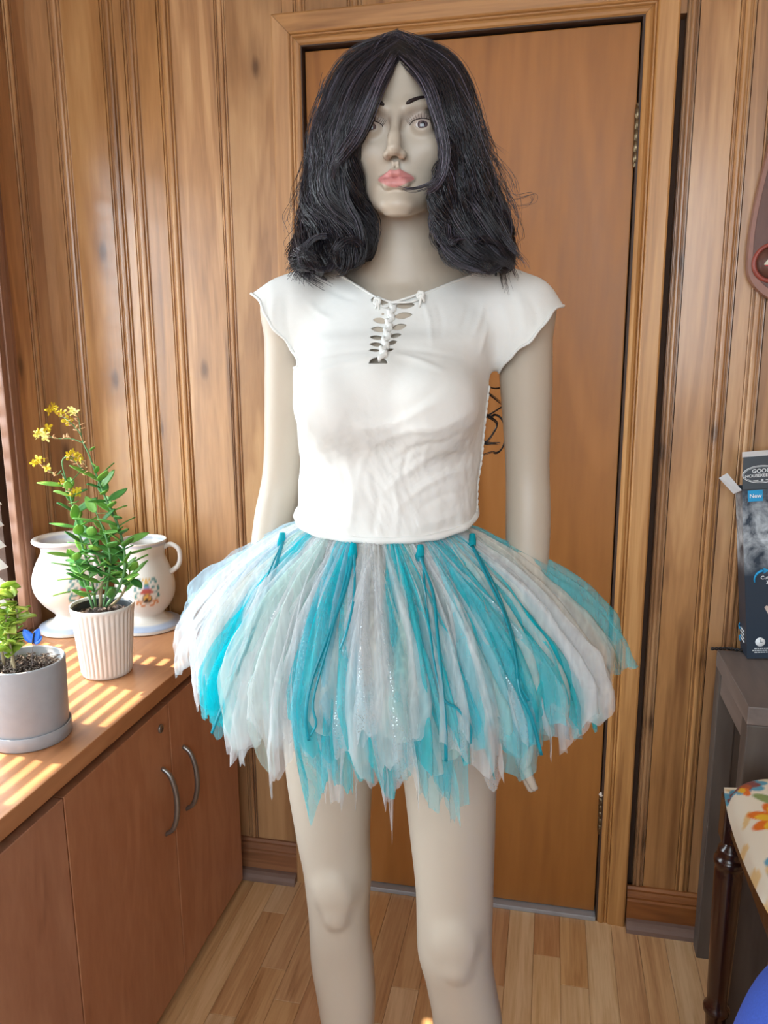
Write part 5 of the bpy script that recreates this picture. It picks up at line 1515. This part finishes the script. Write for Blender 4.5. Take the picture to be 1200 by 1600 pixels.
# leaf rosette on the pot rim, small bracts on the stalks
for px_, py_, Y_, dx, dz in ((118, 905, 1.35, -1, .1), (110, 925, 1.35, -1, -.1), (205, 905, 1.40, 1, -.4), (150, 930, 1.34, -.4, .3), (174, 935, 1.36, .3, .8), (142, 705, 1.37, .6, .5), (150, 740, 1.37, .5, .9), (155, 735, 1.37, -.5, .9)):
    put_leaf(LK[1], at(px_, py_, Y_), (dx, -0.4, dz), kp, 0.2, 0.55 if py_ < 800 else 0.9)
def flower_mesh(mat):
    V, Fc = [], []
    for k in range(4):
        a = k * PI / 2
        ca, sa = math.cos(a), math.sin(a); b = len(V)
        for u, w, h in ((0.0008, 0.0008, 0), (0.004, 0.0030, 0.001), (0.0075, 0.0028, 0.0012), (0.0095, 0.0006, 0.0004)):
            for s in (-1, 1): V.append((u * ca - s * w * sa, u * sa + s * w * ca, h))
        for i in range(3): Fc.append((b + 2 * i, b + 2 * i + 1, b + 2 * i + 3, b + 2 * i + 2))
    nv = len(V)
    V += [(0.0011 * math.cos(t), 0.0011 * math.sin(t), 0.0005) for t in np.linspace(0, 2 * PI, 6, endpoint=False)] + [(0.0016 * math.cos(t), 0.0016 * math.sin(t), -0.006) for t in np.linspace(0, 2 * PI, 6, endpoint=False)]
    for i in range(6): Fc.append((nv + i, nv + (i + 1) % 6, nv + 6 + (i + 1) % 6, nv + 6 + i))
    me = bpy.data.meshes.new('flower'); me.from_pydata(V, [], Fc); me.update(); me.materials.append(mat); return me
FM, FP = flower_mesh(M_yellow), flower_mesh(M_paleyellow)
def scatter_flowers(px_, py_, Y_, n, me, spread=0.006):
    for i in range(n):
        p = at(px_, py_, Y_) + rg.normal(0, spread, 3) * [1, 1, 0.7]
        o = put_leaf(me, p, (rg.normal(-0.3, 0.6), rg.normal(-0.3, 0.5), rg.normal(0.2, 0.6)), kp, rg.uniform(0, 3), rg.uniform(0.75, 1.2), (rg.normal(-.3, .5), -0.8, 0.6), 'flower')
for q in ((83, 642, 1.36, 4, FM), (99, 645, 1.36, 3, FM), (114, 640, 1.37, 4, FP), (106, 654, 1.365, 2, FM), (64, 677, 1.36, 6, FP), (70, 672, 1.36, 2, FM), (63, 722, 1.35, 5, FM), (78, 728, 1.35, 2, FM), (107, 711, 1.36, 5, FM), (123, 714, 1.36, 5, FM), (95, 757, 1.355, 3, FM), (110, 770, 1.355, 4, FM), (116, 760, 1.355, 2, FM)): scatter_flowers(*q)
BM_ = leaf_mesh('bud', 0.008, 0.0018, M_bud, 0.0, 0, 4, 3)
for pts in side_stalks + [stems[2][0][-4:]]:
    Q = smooth_path([at(*q) for q in pts], 14)
    for i in range(3, 14):
        put_leaf(BM_, Q[i], (rg.normal(0, 0.7), rg.normal(-0.2, 0.5), rg.uniform(-0.3, 0.9)), kp, 0, rg.uniform(0.8, 1.4), name='bud')

# two glazed vases with a painted crest
M_glaze = attr_mat('painted_glaze', 0.28, 0.5, 0.25)
def resample(prof, n):
    P = smooth_path([(a, 0, b) for a, b in prof], n); return [(max(0.0, p[0]), p[2]) for p in P]
def crest(V, ang0, zc, R, wid, hei):
    """painted arms: figure over a shield, with curling leaves"""
    a = np.arctan2(V[:, 1], V[:, 0]); da = (a - ang0 + PI) % (2 * PI) - PI
    u = da * R / wid; v = (V[:, 2] - zc) / hei
    col = np.tile(lin(230, 225, 216), (len(V), 1)); out = np.hypot(V[:, 0], V[:, 1])
    def blob(cu, cv, ru, rv, c, soft=0.25):
        m = np.clip((1 - np.hypot((u - cu) / ru, (v - cv) / rv)) / soft, 0, 1)[:, None]
        col[:] = col * (1 - m) + lin(*c) * m
    def stroke(pts, w, c):
        for q in smooth_path([(x, y, 0) for x, y in pts], 10): blob(q[0], q[1], w, w * wid / hei, c, 0.6)
    teal, rust, gold, red, blue, dark = (70, 140, 140), (206, 138, 88), (222, 178, 92), (186, 84, 74), (128, 140, 184), (60, 44, 40)
    for s in (-1, 1):
        stroke([(s * .35, .75), (s * .6, .95), (s * .8, .75), (s * .6, .62)], .10, teal)
        stroke([(s * .45, .35), (s * .75, .45), (s * .95, .25), (s * .75, .1)], .10, teal)
        stroke([(s * .5, -.05), (s * .8, -.05), (s * .9, -.3), (s * .65, -.4)], .11, teal)
        stroke([(s * .35, -.55), (s * .7, -.6), (s * .85, -.85)], .12, rust)
        stroke([(s * .15, -.85), (s * .4, -.95), (s * .55, -.8)], .11, rust)
        stroke([(s * .30, .85), (s * .15, 1.0), (0, .9)], .08, gold)
    blob(0, .62, .22, .18, gold); blob(0, .45, .28, .14, teal); blob(0, .25, .30, .22, blue); blob(-.12, .05, .42, .22, red); blob(.2, .05, .35, .2, red)
    blob(0, -.42, .42, .40, dark); blob(0, -.36, .34, .28, gold); blob(-.05, -.5, .16, .16, dark); blob(.14, -.34, .12, .14, rust)
    return col
def vase(name, loc, prof, label, rim_z, handle=None, cz=0, R=0.07, ang=-60, wid=0.03, hei=0.035, bands=()):
    e = empty(name, loc); tag(e, label, 'vase')
    o = lathe('vase_body', resample(prof, 110), M_glaze, e, 200)
    V = np.empty(len(o.data.vertices) * 3); o.data.vertices.foreach_get('co', V); V = V.reshape(-1, 3)
    col = crest(V, math.radians(ang), cz, R, wid, hei)
    for z0, z1, c in bands:
        m = np.clip(np.minimum(V[:, 2] - z0, z1 - V[:, 2]) / 0.0015, 0, 1)[:, None]; col = col * (1 - m) + lin(*c) * m
    paint(o, col)
    if handle:
        h = tube('handle', handle, [0.0062, 0.0058, 0.0055, 0.0055, 0.0060, 0.0065], M_ceram, e, 12, 30)
    return e
vase('vase', (-1.115, 1.610, ZT), [(0, 0.001), (0.060, 0.0), (0.0755, 0.001), (0.0775, 0.006), (0.0765, 0.011), (0.070, 0.014), (0.050, 0.021), (0.038, 0.032), (0.037, 0.040), (0.046, 0.050), (0.064, 0.070), (0.0785, 0.095), (0.0825, 0.118), (0.080, 0.140), (0.071, 0.165), (0.060, 0.186), (0.0565, 0.198), (0.060, 0.208), (0.071, 0.214), (0.0755, 0.219), (0.0745, 0.224), (0.069, 0.2255), (0.060, 0.222), (0.054, 0.205), (0.057, 0.185), (0.070, 0.150), (0.075, 0.115), (0.05, 0.06), (0.0, 0.05)],
     'large cream vase with flared rim and pedestal foot in the corner', 0.22, [(0.054, -0.020, 0.190), (0.078, -0.029, 0.194), (0.094, -0.035, 0.182), (0.098, -0.036, 0.162), (0.092, -0.034, 0.142), (0.074, -0.027, 0.130)], cz=0.105, R=0.082, ang=-33, wid=0.038, hei=0.042, bands=((0.008, 0.0175, (176, 186, 204)), (0.207, 0.2195, (196, 196, 204))))
vase('vase', (-0.945, 1.660, ZT), [(0, 0.001), (0.062, 0.0), (0.0800, 0.001), (0.0820, 0.006), (0.0805, 0.011), (0.073, 0.014), (0.052, 0.021), (0.041, 0.031), (0.042, 0.038), (0.055, 0.052), (0.067, 0.075), (0.0705, 0.098), (0.0680, 0.122), (0.0600, 0.148), (0.0525, 0.168), (0.0505, 0.180), (0.0525, 0.195), (0.0560, 0.210), (0.0570, 0.214), (0.0555, 0.2155), (0.0530, 0.212), (0.0480, 0.190), (0.048, 0.170), (0.058, 0.14), (0.064, 0.105), (0.045, 0.06), (0, 0.05)],
     'small cream vase with one loop handle and a painted crest', 0.21, [(0.0475, 0.010, 0.196), (0.066, 0.014, 0.203), (0.083, 0.018, 0.192), (0.086, 0.019, 0.170), (0.080, 0.017, 0.150), (0.0610, 0.013, 0.134)], cz=0.102, R=0.070, ang=-58, wid=0.030, hei=0.034, bands=((0.008, 0.0180, (172, 186, 208)), (0.205, 0.212, (186, 190, 200))))
# ================================================================ right side: table, box, stool, plaque
M_table = wood('grey_brown_veneer', (96, 84, 80), (116, 104, 98), (134, 120, 112), (8, 1.0, 8), 0.5, tint=0.02, fine=0.4)
M_tabdark = wood('grey_brown_front', (66, 58, 52), (84, 74, 68), (98, 88, 80), (8, 8, 1.0), 0.55, tint=0.02, fine=0.4)
tb = empty('side_table', (0.56, 1.60, 0)); tag(tb, 'grey brown wooden side table standing against the wall at right', 'table')
def tbox(n, x0, x1, y0, y1, z0, z1, m, bev=0.0025, p=tb):
    return box(n, x0 - 0.56, x1 - 0.56, y0 - 1.60, y1 - 1.60, z0, z1, m, p, bev)
tbox('table_top', 0.372, 0.760, 1.446, 1.735, 0.704, 0.740, M_table)
tbox('leg', 0.3725, 0.412, 1.693, 1.7345, 0.0, 0.7035, M_tabdark)
tbox('leg', 0.720, 0.7595, 1.693, 1.7345, 0.0, 0.7035, M_tabdark)
fp = tbox('leg', 0.3725, 0.450, 1.4465, 1.487, 0.0, 0.7035, M_tabdark)
tbox('leg', 0.682, 0.7595, 1.4465, 1.487, 0.0, 0.7035, M_tabdark)
tbox('side_rail', 0.376, 0.402, 1.4875, 1.6925, 0.655, 0.7035, M_table)
tbox('side_rail', 0.730, 0.756, 1.4875, 1.6925, 0.655, 0.7035, M_table)
bk = tbox('back_panel', 0.4125, 0.7195, 1.700, 1.718, 0.05, 0.7035, M_tabdark)
bl = lathe('bolt', [(0, 0.003), (0.003, 0.003), (0.0065, 0.002), (0.0075, 0.0), (0.0075, -0.002), (0, -0.002)], M_steel, tb, 16)
bl.rotation_euler = (PI / 2, 0, 0); bl.location = (0.437 - 0.56, 1.4462 - 1.60, 0.155)

# thin black twisted cord lying behind the box
cord = [(0.358, 0, 0), (0.40, 0, 0), (0.44, 0, 0), (0.48, 0, 0), (0.522, 0, 0)]
M_black = plain('black_rubber', (26, 24, 26), 0.4)
co_ = empty('cord', (0.40, 1.7255, 0.7405)); tag(co_, 'thin black twisted cord lying on the side table behind the box', 'cord'); bpy.context.view_layer.update()
Pc = smooth_path([(p[0], 1.7285 - 0.006 * math.sin(p[0] * 60), 0.7445) for p in cord], 120); b0 = np.array(co_.location)
for ph in (0, PI):
    w = np.linspace(0, 62, 120) + ph
    Q = Pc + np.stack([0 * w, 0.0022 * np.cos(w), 0.0022 * np.sin(w)], 1) - b0
    V, Fq = tube_geo(Q, 0.0018, 6); mesh_obj('cord_strand', V, [tuple(dict.fromkeys(f)) for f in Fq], M_black, co_, True)

ad = box('adapter', 0.520 - b0[0], 0.585 - b0[0], 1.695 - b0[1], 1.7265 - b0[1], 0.7402 - b0[2], 0.7500 - b0[2], M_black, co_, 0.003)
# product box
M_card = NT('box_print'); cv = M_card.coord()
sp_ = M_card.new('ShaderNodeSeparateXYZ'); M_card.l.new(cv, sp_.inputs[0])
nn = M_card.noise(M_card.mapping(cv, (26, 26, 22)), 1.0, 6, 0.62, 0.3)
zc = M_card.math('SUBTRACT', sp_.outputs[2], 0.275)
band = M_card.math('SUBTRACT', 1.0, M_card.math('POWER', M_card.math('DIVIDE', zc, 0.095), 2.0), True)
smoke = M_card.math('MULTIPLY', M_card.ramp(nn, [(0.36, (0, 0, 0)), (0.62, (1, 1, 1))]), band)
M_card.set(color=M_card.mix(smoke, srgb(44, 56, 70), srgb(206, 214, 220)), rough=0.4, spec=0.4); M_card = M_card.m
M_lidp = plain('box_lid_print', (26, 34, 42), 0.4); M_cardwhite = plain('white_card', (226, 228, 230), 0.6)
M_pw = plain('print_white', (236, 240, 242), 0.6); M_pb = plain('print_blue', (24, 150, 205), 0.5); M_pk = plain('print_knife', (196, 178, 166), 0.5)
BX, BY, BZ = 0.424, 1.690, 0.7410
pbx = empty('product_box', (BX, BY, BZ)); pbx.rotation_euler = (0, math.radians(-6.0), 0); tag(pbx, 'tall dark slate product box with open white flaps on the side table', 'box')
# carton walls
def card(name, pts, mat, parent=pbx, th=0.0012):
    o = mesh_obj(name, pts, [tuple(range(len(pts)))], mat, parent)
    m = o.modifiers.new('thickness', 'SOLIDIFY'); m.thickness = th; m.offset = 0
    return o
W_, D_, H_ = 0.17, 0.062, 0.362
card('front_panel', [(0, 0, 0), (W_, 0, 0), (W_, 0, H_), (0, 0, H_)], M_card)
card('side_panel', [(0, D_, 0), (0, 0, 0), (0, 0, H_), (0, D_, H_)], M_card)
card('side_panel', [(W_, 0, 0), (W_, D_, 0), (W_, D_, H_), (W_, 0, H_)], M_card)
card('back_panel', [(0, D_, 0), (0, D_, H_), (W_, D_, H_), (W_, D_, 0)], M_card)
card('bottom_panel', [(0, 0, 0.001), (W_, 0, 0.001), (W_, D_, 0.001), (0, D_, 0.001)], M_cardwhite)
lid = card('lid_panel', [(0.0, 0.0, H_ + 0.001), (W_, 0.0, H_ + 0.001), (W_, 0.012, H_ + 0.066), (0.006, 0.012, H_ + 0.066)], M_lidp)
card('tuck_flap', [(0.004, 0.012, H_ + 0.066), (W_, 0.012, H_ + 0.066), (W_, 0.030, H_ + 0.074), (0.008, 0.030, H_ + 0.074)], M_cardwhite, lid)
card('dust_flap', [(-0.001, 0.002, H_), (-0.010, 0.034, H_ - 0.012), (-0.038, 0.030, H_ + 0.024), (-0.028, 0.0, H_ + 0.038)], M_cardwhite)
def text(s, size, x, z, mat, parent, y=-0.0012, align='LEFT', name='lettering', tilt=0.0):
    cu = bpy.data.curves.new('t', 'FONT'); cu.body = s; cu.size = size; cu.align_x = align; cu.extrude = 0.0002
    cu.offset = size * 0.012
    o = bpy.data.objects.new('t', cu); COL.objects.link(o)
    dg = bpy.context.evaluated_depsgraph_get(); me = bpy.data.meshes.new_from_object(o.evaluated_get(dg))
    bpy.data.objects.remove(o); me.materials.clear(); me.materials.append(mat)
    q = link(bpy.data.objects.new(name, me), parent); q.rotation_euler = (PI / 2 - tilt, 0, 0); q.location = (x, y, z)
    return q
# oval badge with the maker's name on the lid
def oval(n, cx, cz, rx, rz, r, mat, parent, tilt):
    a = np.linspace(0, 2 * PI, 40, endpoint=False)
    P = np.stack([cx + rx * np.cos(a), np.interp(cz + rz * np.sin(a) - H_, [0, 0.066], [0, 0.012]) - 0.0012, cz + rz * np.sin(a)], 1)
    V, Fq = tube_geo(P, r, 5, True); return mesh_obj(n, V, Fq, mat, parent, True)
oval('badge_ring', 0.038, H_ + 0.030, 0.036, 0.017, 0.0007, M_pw, lid, 0); oval('badge_ring', 0.038, H_ + 0.030, 0.0335, 0.0148, 0.0004, M_pw, lid, 0)
tl_ = math.atan2(0.012, 0.066)
text('GOOD', 0.0115, 0.038, H_ + 0.0335, M_pw, lid, 0.0045, 'CENTER', tilt=-tl_); text('HOUSEKEEPING', 0.0088, 0.038, H_ + 0.0250, M_pw, lid, 0.0030, 'CENTER', tilt=-tl_)
for sx in (-0.012, 0.012): box('badge_dash', 0.038 + sx - 0.005, 0.038 + sx + 0.005, 0.0015, 0.0022, H_ + 0.0178, H_ + 0.0186, M_pw, lid)
text('*', 0.012, 0.038, H_ + 0.0125, M_pw, lid, 0.0016, 'CENTER', tilt=-tl_)
tg = box('new_tag', 0.010, 0.038, -0.0016, -0.0008, H_ - 0.024, H_ - 0.001, M_pb, pbx); text('New', 0.0115, 0.0128, H_ - 0.0165, M_pw, pbx, -0.0020)
text('Cutting', 0.0105, 0.030, 0.1730, M_pw, pbx); text('360\u00b0', 0.0105, 0.040, 0.1625, M_pw, pbx)
text('C', 0.016, 0.062, H_ - 0.042, M_pw, pbx)
arc = [(0.018 + 0.022 - 0.022 * math.cos(t), -0.0014, 0.172 + 0.020 * math.sin(t)) for t in np.linspace(-0.25, 1.35, 16)]
tube('arrow', arc, np.linspace(0.0012, 0.0030, 16), M_pb, pbx, 6)
ah = [(0.036, 0.1975), (0.036, 0.1845), (0.047, 0.1915)]
mesh_obj('arrow_head', [(x, -0.0012, z) for x, z in ah] + [(x, -0.0002, z) for x, z in ah], [(0, 1, 2), (5, 4, 3), (0, 3, 4, 1), (1, 4, 5, 2), (2, 5, 3, 0)], M_pb, pbx)
ck = lathe('clock_icon', [(0, 0.0006), (0.0095, 0.0006), (0.0098, 0.0), (0, -0.0003)], M_pw, pbx, 28); ck.rotation_euler = (PI / 2, 0, 0); ck.location = (0.026, -0.0009, 0.0365)
box('clock_hand', 0.0255, 0.0263, -0.0022, -0.0016, 0.0365, 0.0440, M_lidp, pbx); box('clock_hand', 0.0255, 0.0305, -0.0022, -0.0016, 0.0361, 0.0368, M_lidp, pbx)
for i, (a, b) in enumerate(((0.014, 0.045), (0.010, 0.050), (0.014, 0.046))):
    x0 = a
    while x0 < b:
        w = random.uniform(0.002, 0.006); box('small_print', x0, min(b, x0 + w), -0.0016, -0.0010, 0.0215 - i * 0.0042, 0.0233 - i * 0.0042, M_pw, pbx); x0 += w + 0.0012
kn = [(0.036, 0.112), (0.040, 0.116), (0.0455, 0.113), (0.078, 0.054), (0.060, 0.058)]
mesh_obj('knife_picture', [(x, -0.0013, z) for x, z in kn] + [(x, -0.0006, z) for x, z in kn], [(4, 3, 2, 1, 0), (5, 6, 7, 8, 9)] + [(i, (i + 1) % 5, 5 + (i + 1) % 5, 5 + i) for i in range(5)], M_pk, pbx)
for i in range(4):
    box('side_print', -0.0030, -0.0018, 0.014, 0.046 - 0.004 * (i % 2), 0.030 + i * 0.008, 0.033 + i * 0.008, M_pw, pbx)
for zz, a in ((0.022, 1), (0.062, -1)):
    tube('side_arrow', [(-0.003, 0.050, zz), (-0.003, 0.056, zz + 0.008 * a), (-0.003, 0.048, zz + 0.012 * a)], [0.001, 0.0016, 0.0022], M_pb, pbx, 6, 10)

# stool with a flowered seat cushion
M_mahog = wood('dark_mahogany', (34, 18, 16), (54, 28, 22), (78, 42, 32), (20, 20, 1.2), 0.25, tint=0.02, coat=0.4)
ST0 = np.array([0.302, 1.352]); SW, SD = 0.42, 0.40
stl = empty('stool', (ST0[0] + SW / 2, ST0[1] - SD / 2, 0)); tag(stl, 'dark turned wooden stool with a floral seat cushion at the right edge', 'stool')
sx0, sy0 = stl.location.x, stl.location.y
LEG = [(0, 0), (0.012, 0.0), (0.014, 0.01), (0.012, 0.03), (0.013, 0.10), (0.0165, 0.17), (0.018, 0.195), (0.0225, 0.200), (0.0235, 0.206), (0.022, 0.212), (0.017, 0.218), (0.0185, 0.240), (0.0215, 0.36), (0.0235, 0.47), (0.0235, 0.488), (0.0215, 0.492), (0.0255, 0.500), (0.0265, 0.507), (0.0245, 0.513), (0.020, 0.516), (0.0215, 0.524), (0.0200, 0.531), (0.013, 0.536), (0.012, 0.545), (0.0, 0.546)]
leg0 = None
for lx_, ly_ in ((0.030, -0.032), (SW - 0.03, -0.032), (0.030, -SD + 0.03), (SW - 0.03, -SD + 0.03)):
    x_, y_ = ST0[0] + lx_ - sx0, ST0[1] + ly_ - sy0
    if leg0 is None: leg0 = lathe('leg', LEG, M_mahog, stl, 28); o = leg0
    else: o = link(bpy.data.objects.new('leg', leg0.data), stl)
    o.location = (x_, y_, 0)
    b = box('corner_block', -0.019, 0.019, -0.019, 0.019, 0.5465, 0.626, M_mahog, o, 0.003)
for a, b in (((0.040, -0.020), (SW - 0.040, -0.040)), ((0.040, -SD + 0.020), (SW - 0.040, -SD + 0.040)), ((0.018, -0.041), (0.036, -SD + 0.041)), ((SW - 0.018, -0.041), (SW - 0.036, -SD + 0.041))):
    x0, x1 = sorted((a[0], b[0])); y0, y1 = sorted((a[1], b[1]))
    box('rail', ST0[0] + x0 - sx0, ST0[0] + x1 - sx0, ST0[1] + y0 - sy0, ST0[1] + y1 - sy0, 0.575, 0.632, M_mahog, stl, 0.003)
for y_ in (-0.032, -SD + 0.03):
    box('stretcher', ST0[0] + 0.045 - sx0, ST0[0] + SW - 0.045 - sx0, ST0[1] + y_ - 0.009 - sy0, ST0[1] + y_ + 0.009 - sy0, 0.140, 0.165, M_mahog, stl, 0.002)
box('stretcher', ST0[0] + 0.021 - sx0, ST0[0] + 0.039 - sx0, ST0[1] - SD + 0.046 - sy0, ST0[1] - 0.048 - sy0, 0.110, 0.135, M_mahog, stl, 0.002)
# cushion: rounded slab, printed with flowers
nx, ny = 150, 130
V, Fc = [], []
def cush(u, v):
    eu, ev = abs(u) ** 5, abs(v) ** 5
    e = min(1.0, (eu + ev))
    return 0.634 + 0.046 * (1 - e) ** 0.38
for i in range(nx):
    for j in range(ny):
        u, v = i / (nx - 1) * 2 - 1, j / (ny - 1) * 2 - 1
        k = (1 - 0.07 * (u * v) ** 2)
        V.append((u * SW / 2 * k, v * SD / 2 * k, cush(u, v)))
for i in range(nx - 1):
    for j in range(ny - 1): Fc.append((i * ny + j, (i + 1) * ny + j, (i + 1) * ny + j + 1, i * ny + j + 1))
M_floral = attr_mat('floral_cotton', 0.85, 0.2, 0, 0, 0.15, 500)
cu_ = np_mesh('seat_cushion', np.array(V), np.array(Fc), M_floral, stl)
cu_['label'] = 'cream seat cushion printed with orange, yellow and blue flowers'
Vn = np.array(V); X, Y = Vn[:, 0] + SW / 2, SD / 2 - Vn[:, 1]        # metres from the back-left corner
col = np.tile(lin(246, 240, 222), (len(Vn), 1))
def dab(cx, cy, rx, ry, c, rot=0.0, soft=0.35):
    ca, sa = math.cos(rot), math.sin(rot); dx, dy = X - cx, Y - cy
    m = np.clip((1 - np.hypot((dx * ca + dy * sa) / (1.15 * rx), (-dx * sa + dy * ca) / (1.15 * ry))) / (0.5 * soft), 0, 1)[:, None]; col[:] = col * (1 - m) + lin(*c) * m
rf = np.random.default_rng(12)
cream2 = (238, 208, 150)
for _ in range(40): dab(rf.uniform(0, SW), rf.uniform(0, SD), rf.uniform(0.008, 0.022), rf.uniform(0.004, 0.010), cream2, rf.uniform(0, 3))
def fl(cx, cy, s, kind):
    if kind == 'blue':
        for k in range(7): a = k * 0.9; dab(cx + s * .75 * math.cos(a), cy + s * .75 * math.sin(a), s * .42, s * .36, (106, 176, 206), a)
        for k in range(5): a = k * 1.26 + .4; dab(cx + s * .42 * math.cos(a), cy + s * .42 * math.sin(a), s * .40, s * .34, (150, 96, 96), a)
        dab(cx, cy + s * .3, s * .25, s * .4, (196, 106, 70)); dab(cx - s * .1, cy + s * .9, s * .2, s * .5, (240, 130, 60)); dab(cx - s * .25, cy + s * .6, s * .15, s * .35, (246, 196, 60))
    elif kind == 'orange':
        for k in range(7): a = k * 0.9; dab(cx + s * .6 * math.cos(a), cy + s * .6 * math.sin(a), s * .5, s * .26, (240, 128, 48), a)
        for k in range(6): a = k * 1.05 + .3; dab(cx + s * .4 * math.cos(a), cy + s * .4 * math.sin(a), s * .42, s * .2, (248, 200, 60), a)
        dab(cx, cy, s * .25, s * .25, (150, 110, 130))
    else:
        dab(cx, cy, s * .9, s * .35, (150, 168, 108), 0.8); dab(cx + s * .5, cy - s * .2, s * .7, s * .28, (168, 180, 124), 2.2)
fl(0.036, 0.055, 0.030, 'blue'); fl(0.062, 0.170, 0.042, 'orange'); fl(0.060, 0.115, 0.030, 'leaf'); fl(0.075, 0.02, 0.022, 'leaf'); fl(0.13, 0.045, 0.030, 'orange'); fl(0.115, 0.12, 0.024, 'blue'); fl(0.09, 0.235, 0.026, 'leaf'); fl(0.05, 0.28, 0.03, 'blue'); fl(0.1, 0.012, 0.016, 'orange')
for _ in range(22): fl(rf.uniform(0.14, SW), rf.uniform(0, SD), rf.uniform(0.02, 0.034), ('blue', 'orange', 'leaf')[rf.integers(3)])
paint(cu_, col)
box('seat_board', -SW / 2 + 0.03, SW / 2 - 0.03, -SD / 2 + 0.03, SD / 2 - 0.03, 0.6325, 0.640, M_mahog, stl)

# round blue fabric seat nearest the camera
M_bluefab = plain('blue_fabric', (62, 92, 190), 0.9, var=0.1, scale=400, bump=0.3)
pf = empty('pouf', (0.374, 0.765, 0)); tag(pf, 'bright blue fabric pouf with dashed stitching in the lower right corner', 'pouf')
lathe('cover', resample([(0, 0.0), (0.13, 0.0), (0.155, 0.02), (0.168, 0.12), (0.171, 0.30), (0.170, 0.47), (0.166, 0.57), (0.157, 0.635), (0.138, 0.690), (0.100, 0.728), (0.05, 0.745), (0.0, 0.750)], 60), M_bluefab, pf, 72)
M_stitch = plain('stitch_thread', (130, 150, 214), 0.8)
for k in range(44):
    if k % 2: continue
    z0 = 0.40 + k * 0.0085
    prof_z = [0.12, .30, .47, .57, .635, .69, .728]; prof_r = [.168, .171, .170, .166, .157, .138, .100]
    a = math.radians(222)
    pts = [((np.interp(z, prof_z, prof_r) + 0.001) * math.cos(a), (np.interp(z, prof_z, prof_r) + 0.001) * math.sin(a), z) for z in (z0, z0 + 0.003, z0 + 0.006)]
    if z0 > 0.72: break
    tube('stitch', pts, 0.0011, M_stitch, pf, 5)

# wooden plaque with numbered discs on the right wall
M_plq = wood('plaque_walnut', (70, 40, 32), (96, 58, 46), (118, 76, 60), (10, 10, 2.0), 0.4, tint=0.02)
M_edge = plain('plaque_edge', (150, 104, 88), 0.4); M_ring = plain('red_ring', (150, 70, 58), 0.4); M_num = plain('numeral_cream', (222, 220, 196), 0.5); M_numr = plain('numeral_red', (190, 50, 50), 0.5)
plq = empty('wall_plaque', (0.470, YW - 0.004, 1.65)); tag(plq, 'dark wooden wall plaque with a red ringed number 4 disc', 'plaque')
ol = [(-0.073, 0.170), (-0.070, 0.150), (-0.074, 0.110), (-0.082, 0.060), (-0.090, 0.005), (-0.094, -0.045), (-0.094, -0.090), (-0.090, -0.120), (-0.074, -0.146), (-0.048, -0.166), (-0.015, -0.176), (0.03, -0.178), (0.09, -0.165), (0.13, -0.12), (0.14, -0.04), (0.13, 0.06), (0.12, 0.17), (0.07, 0.21), (0.0, 0.215), (-0.045, 0.200)]
olS = smooth_path([(a, 0, b) for a, b in ol + ol[:1]], 90)[:-1]
def slab(name, pts, y0, y1, mat, parent, inset=0.0):
    P = np.array(pts)[:, [0, 2]]; n = len(P)
    V = [(a, y0, b) for a, b in P] + [(a, y1, b) for a, b in P]
    Fc = [tuple(range(n)), tuple(range(n, 2 * n))[::-1]] + [(i, n + i, n + (i + 1) % n, (i + 1) % n) for i in range(n)]
    o = mesh_obj(name, V, Fc, mat, parent)
    bm = bmesh.new(); bm.from_mesh(o.data); bmesh.ops.recalc_face_normals(bm, faces=bm.faces); bm.to_mesh(o.data); bm.free(); return o
slab('plaque_board', olS, -0.022, -0.001, M_edge, plq)
cen = np.array([0.02, 0, 0.02])
slab('plaque_face', cen + (olS - cen) * 0.925, -0.025, -0.0221, M_plq, plq)
for cx, cz, s in ((-0.048, -0.098, '4'), (-0.020, 0.005, '3')):
    e = bpy.data.objects.new('number_disc', None); link(e, plq); e.location = (cx, -0.0252, cz); e.empty_display_size = 0.02
    rg_ = lathe('disc_ring', [(0.031, 0.0), (0.0315, 0.004), (0.0345, 0.0055), (0.0385, 0.0045), (0.0395, 0.0)], M_ring, e, 48); rg_.rotation_euler = (PI / 2, 0, 0)
    dd = lathe('disc_face', [(0, 0.0012), (0.031, 0.0012), (0.0312, 0.0002), (0, 0.0002)], M_plq, e, 40); dd.rotation_euler = (PI / 2, 0, 0)
    if s == '4':
        text('4', 0.044, -0.0145, -0.0155, M_numr, e, -0.0018, name='numeral_shadow'); text('4', 0.044, -0.0160, -0.0135, M_num, e, -0.0026, name='numeral')
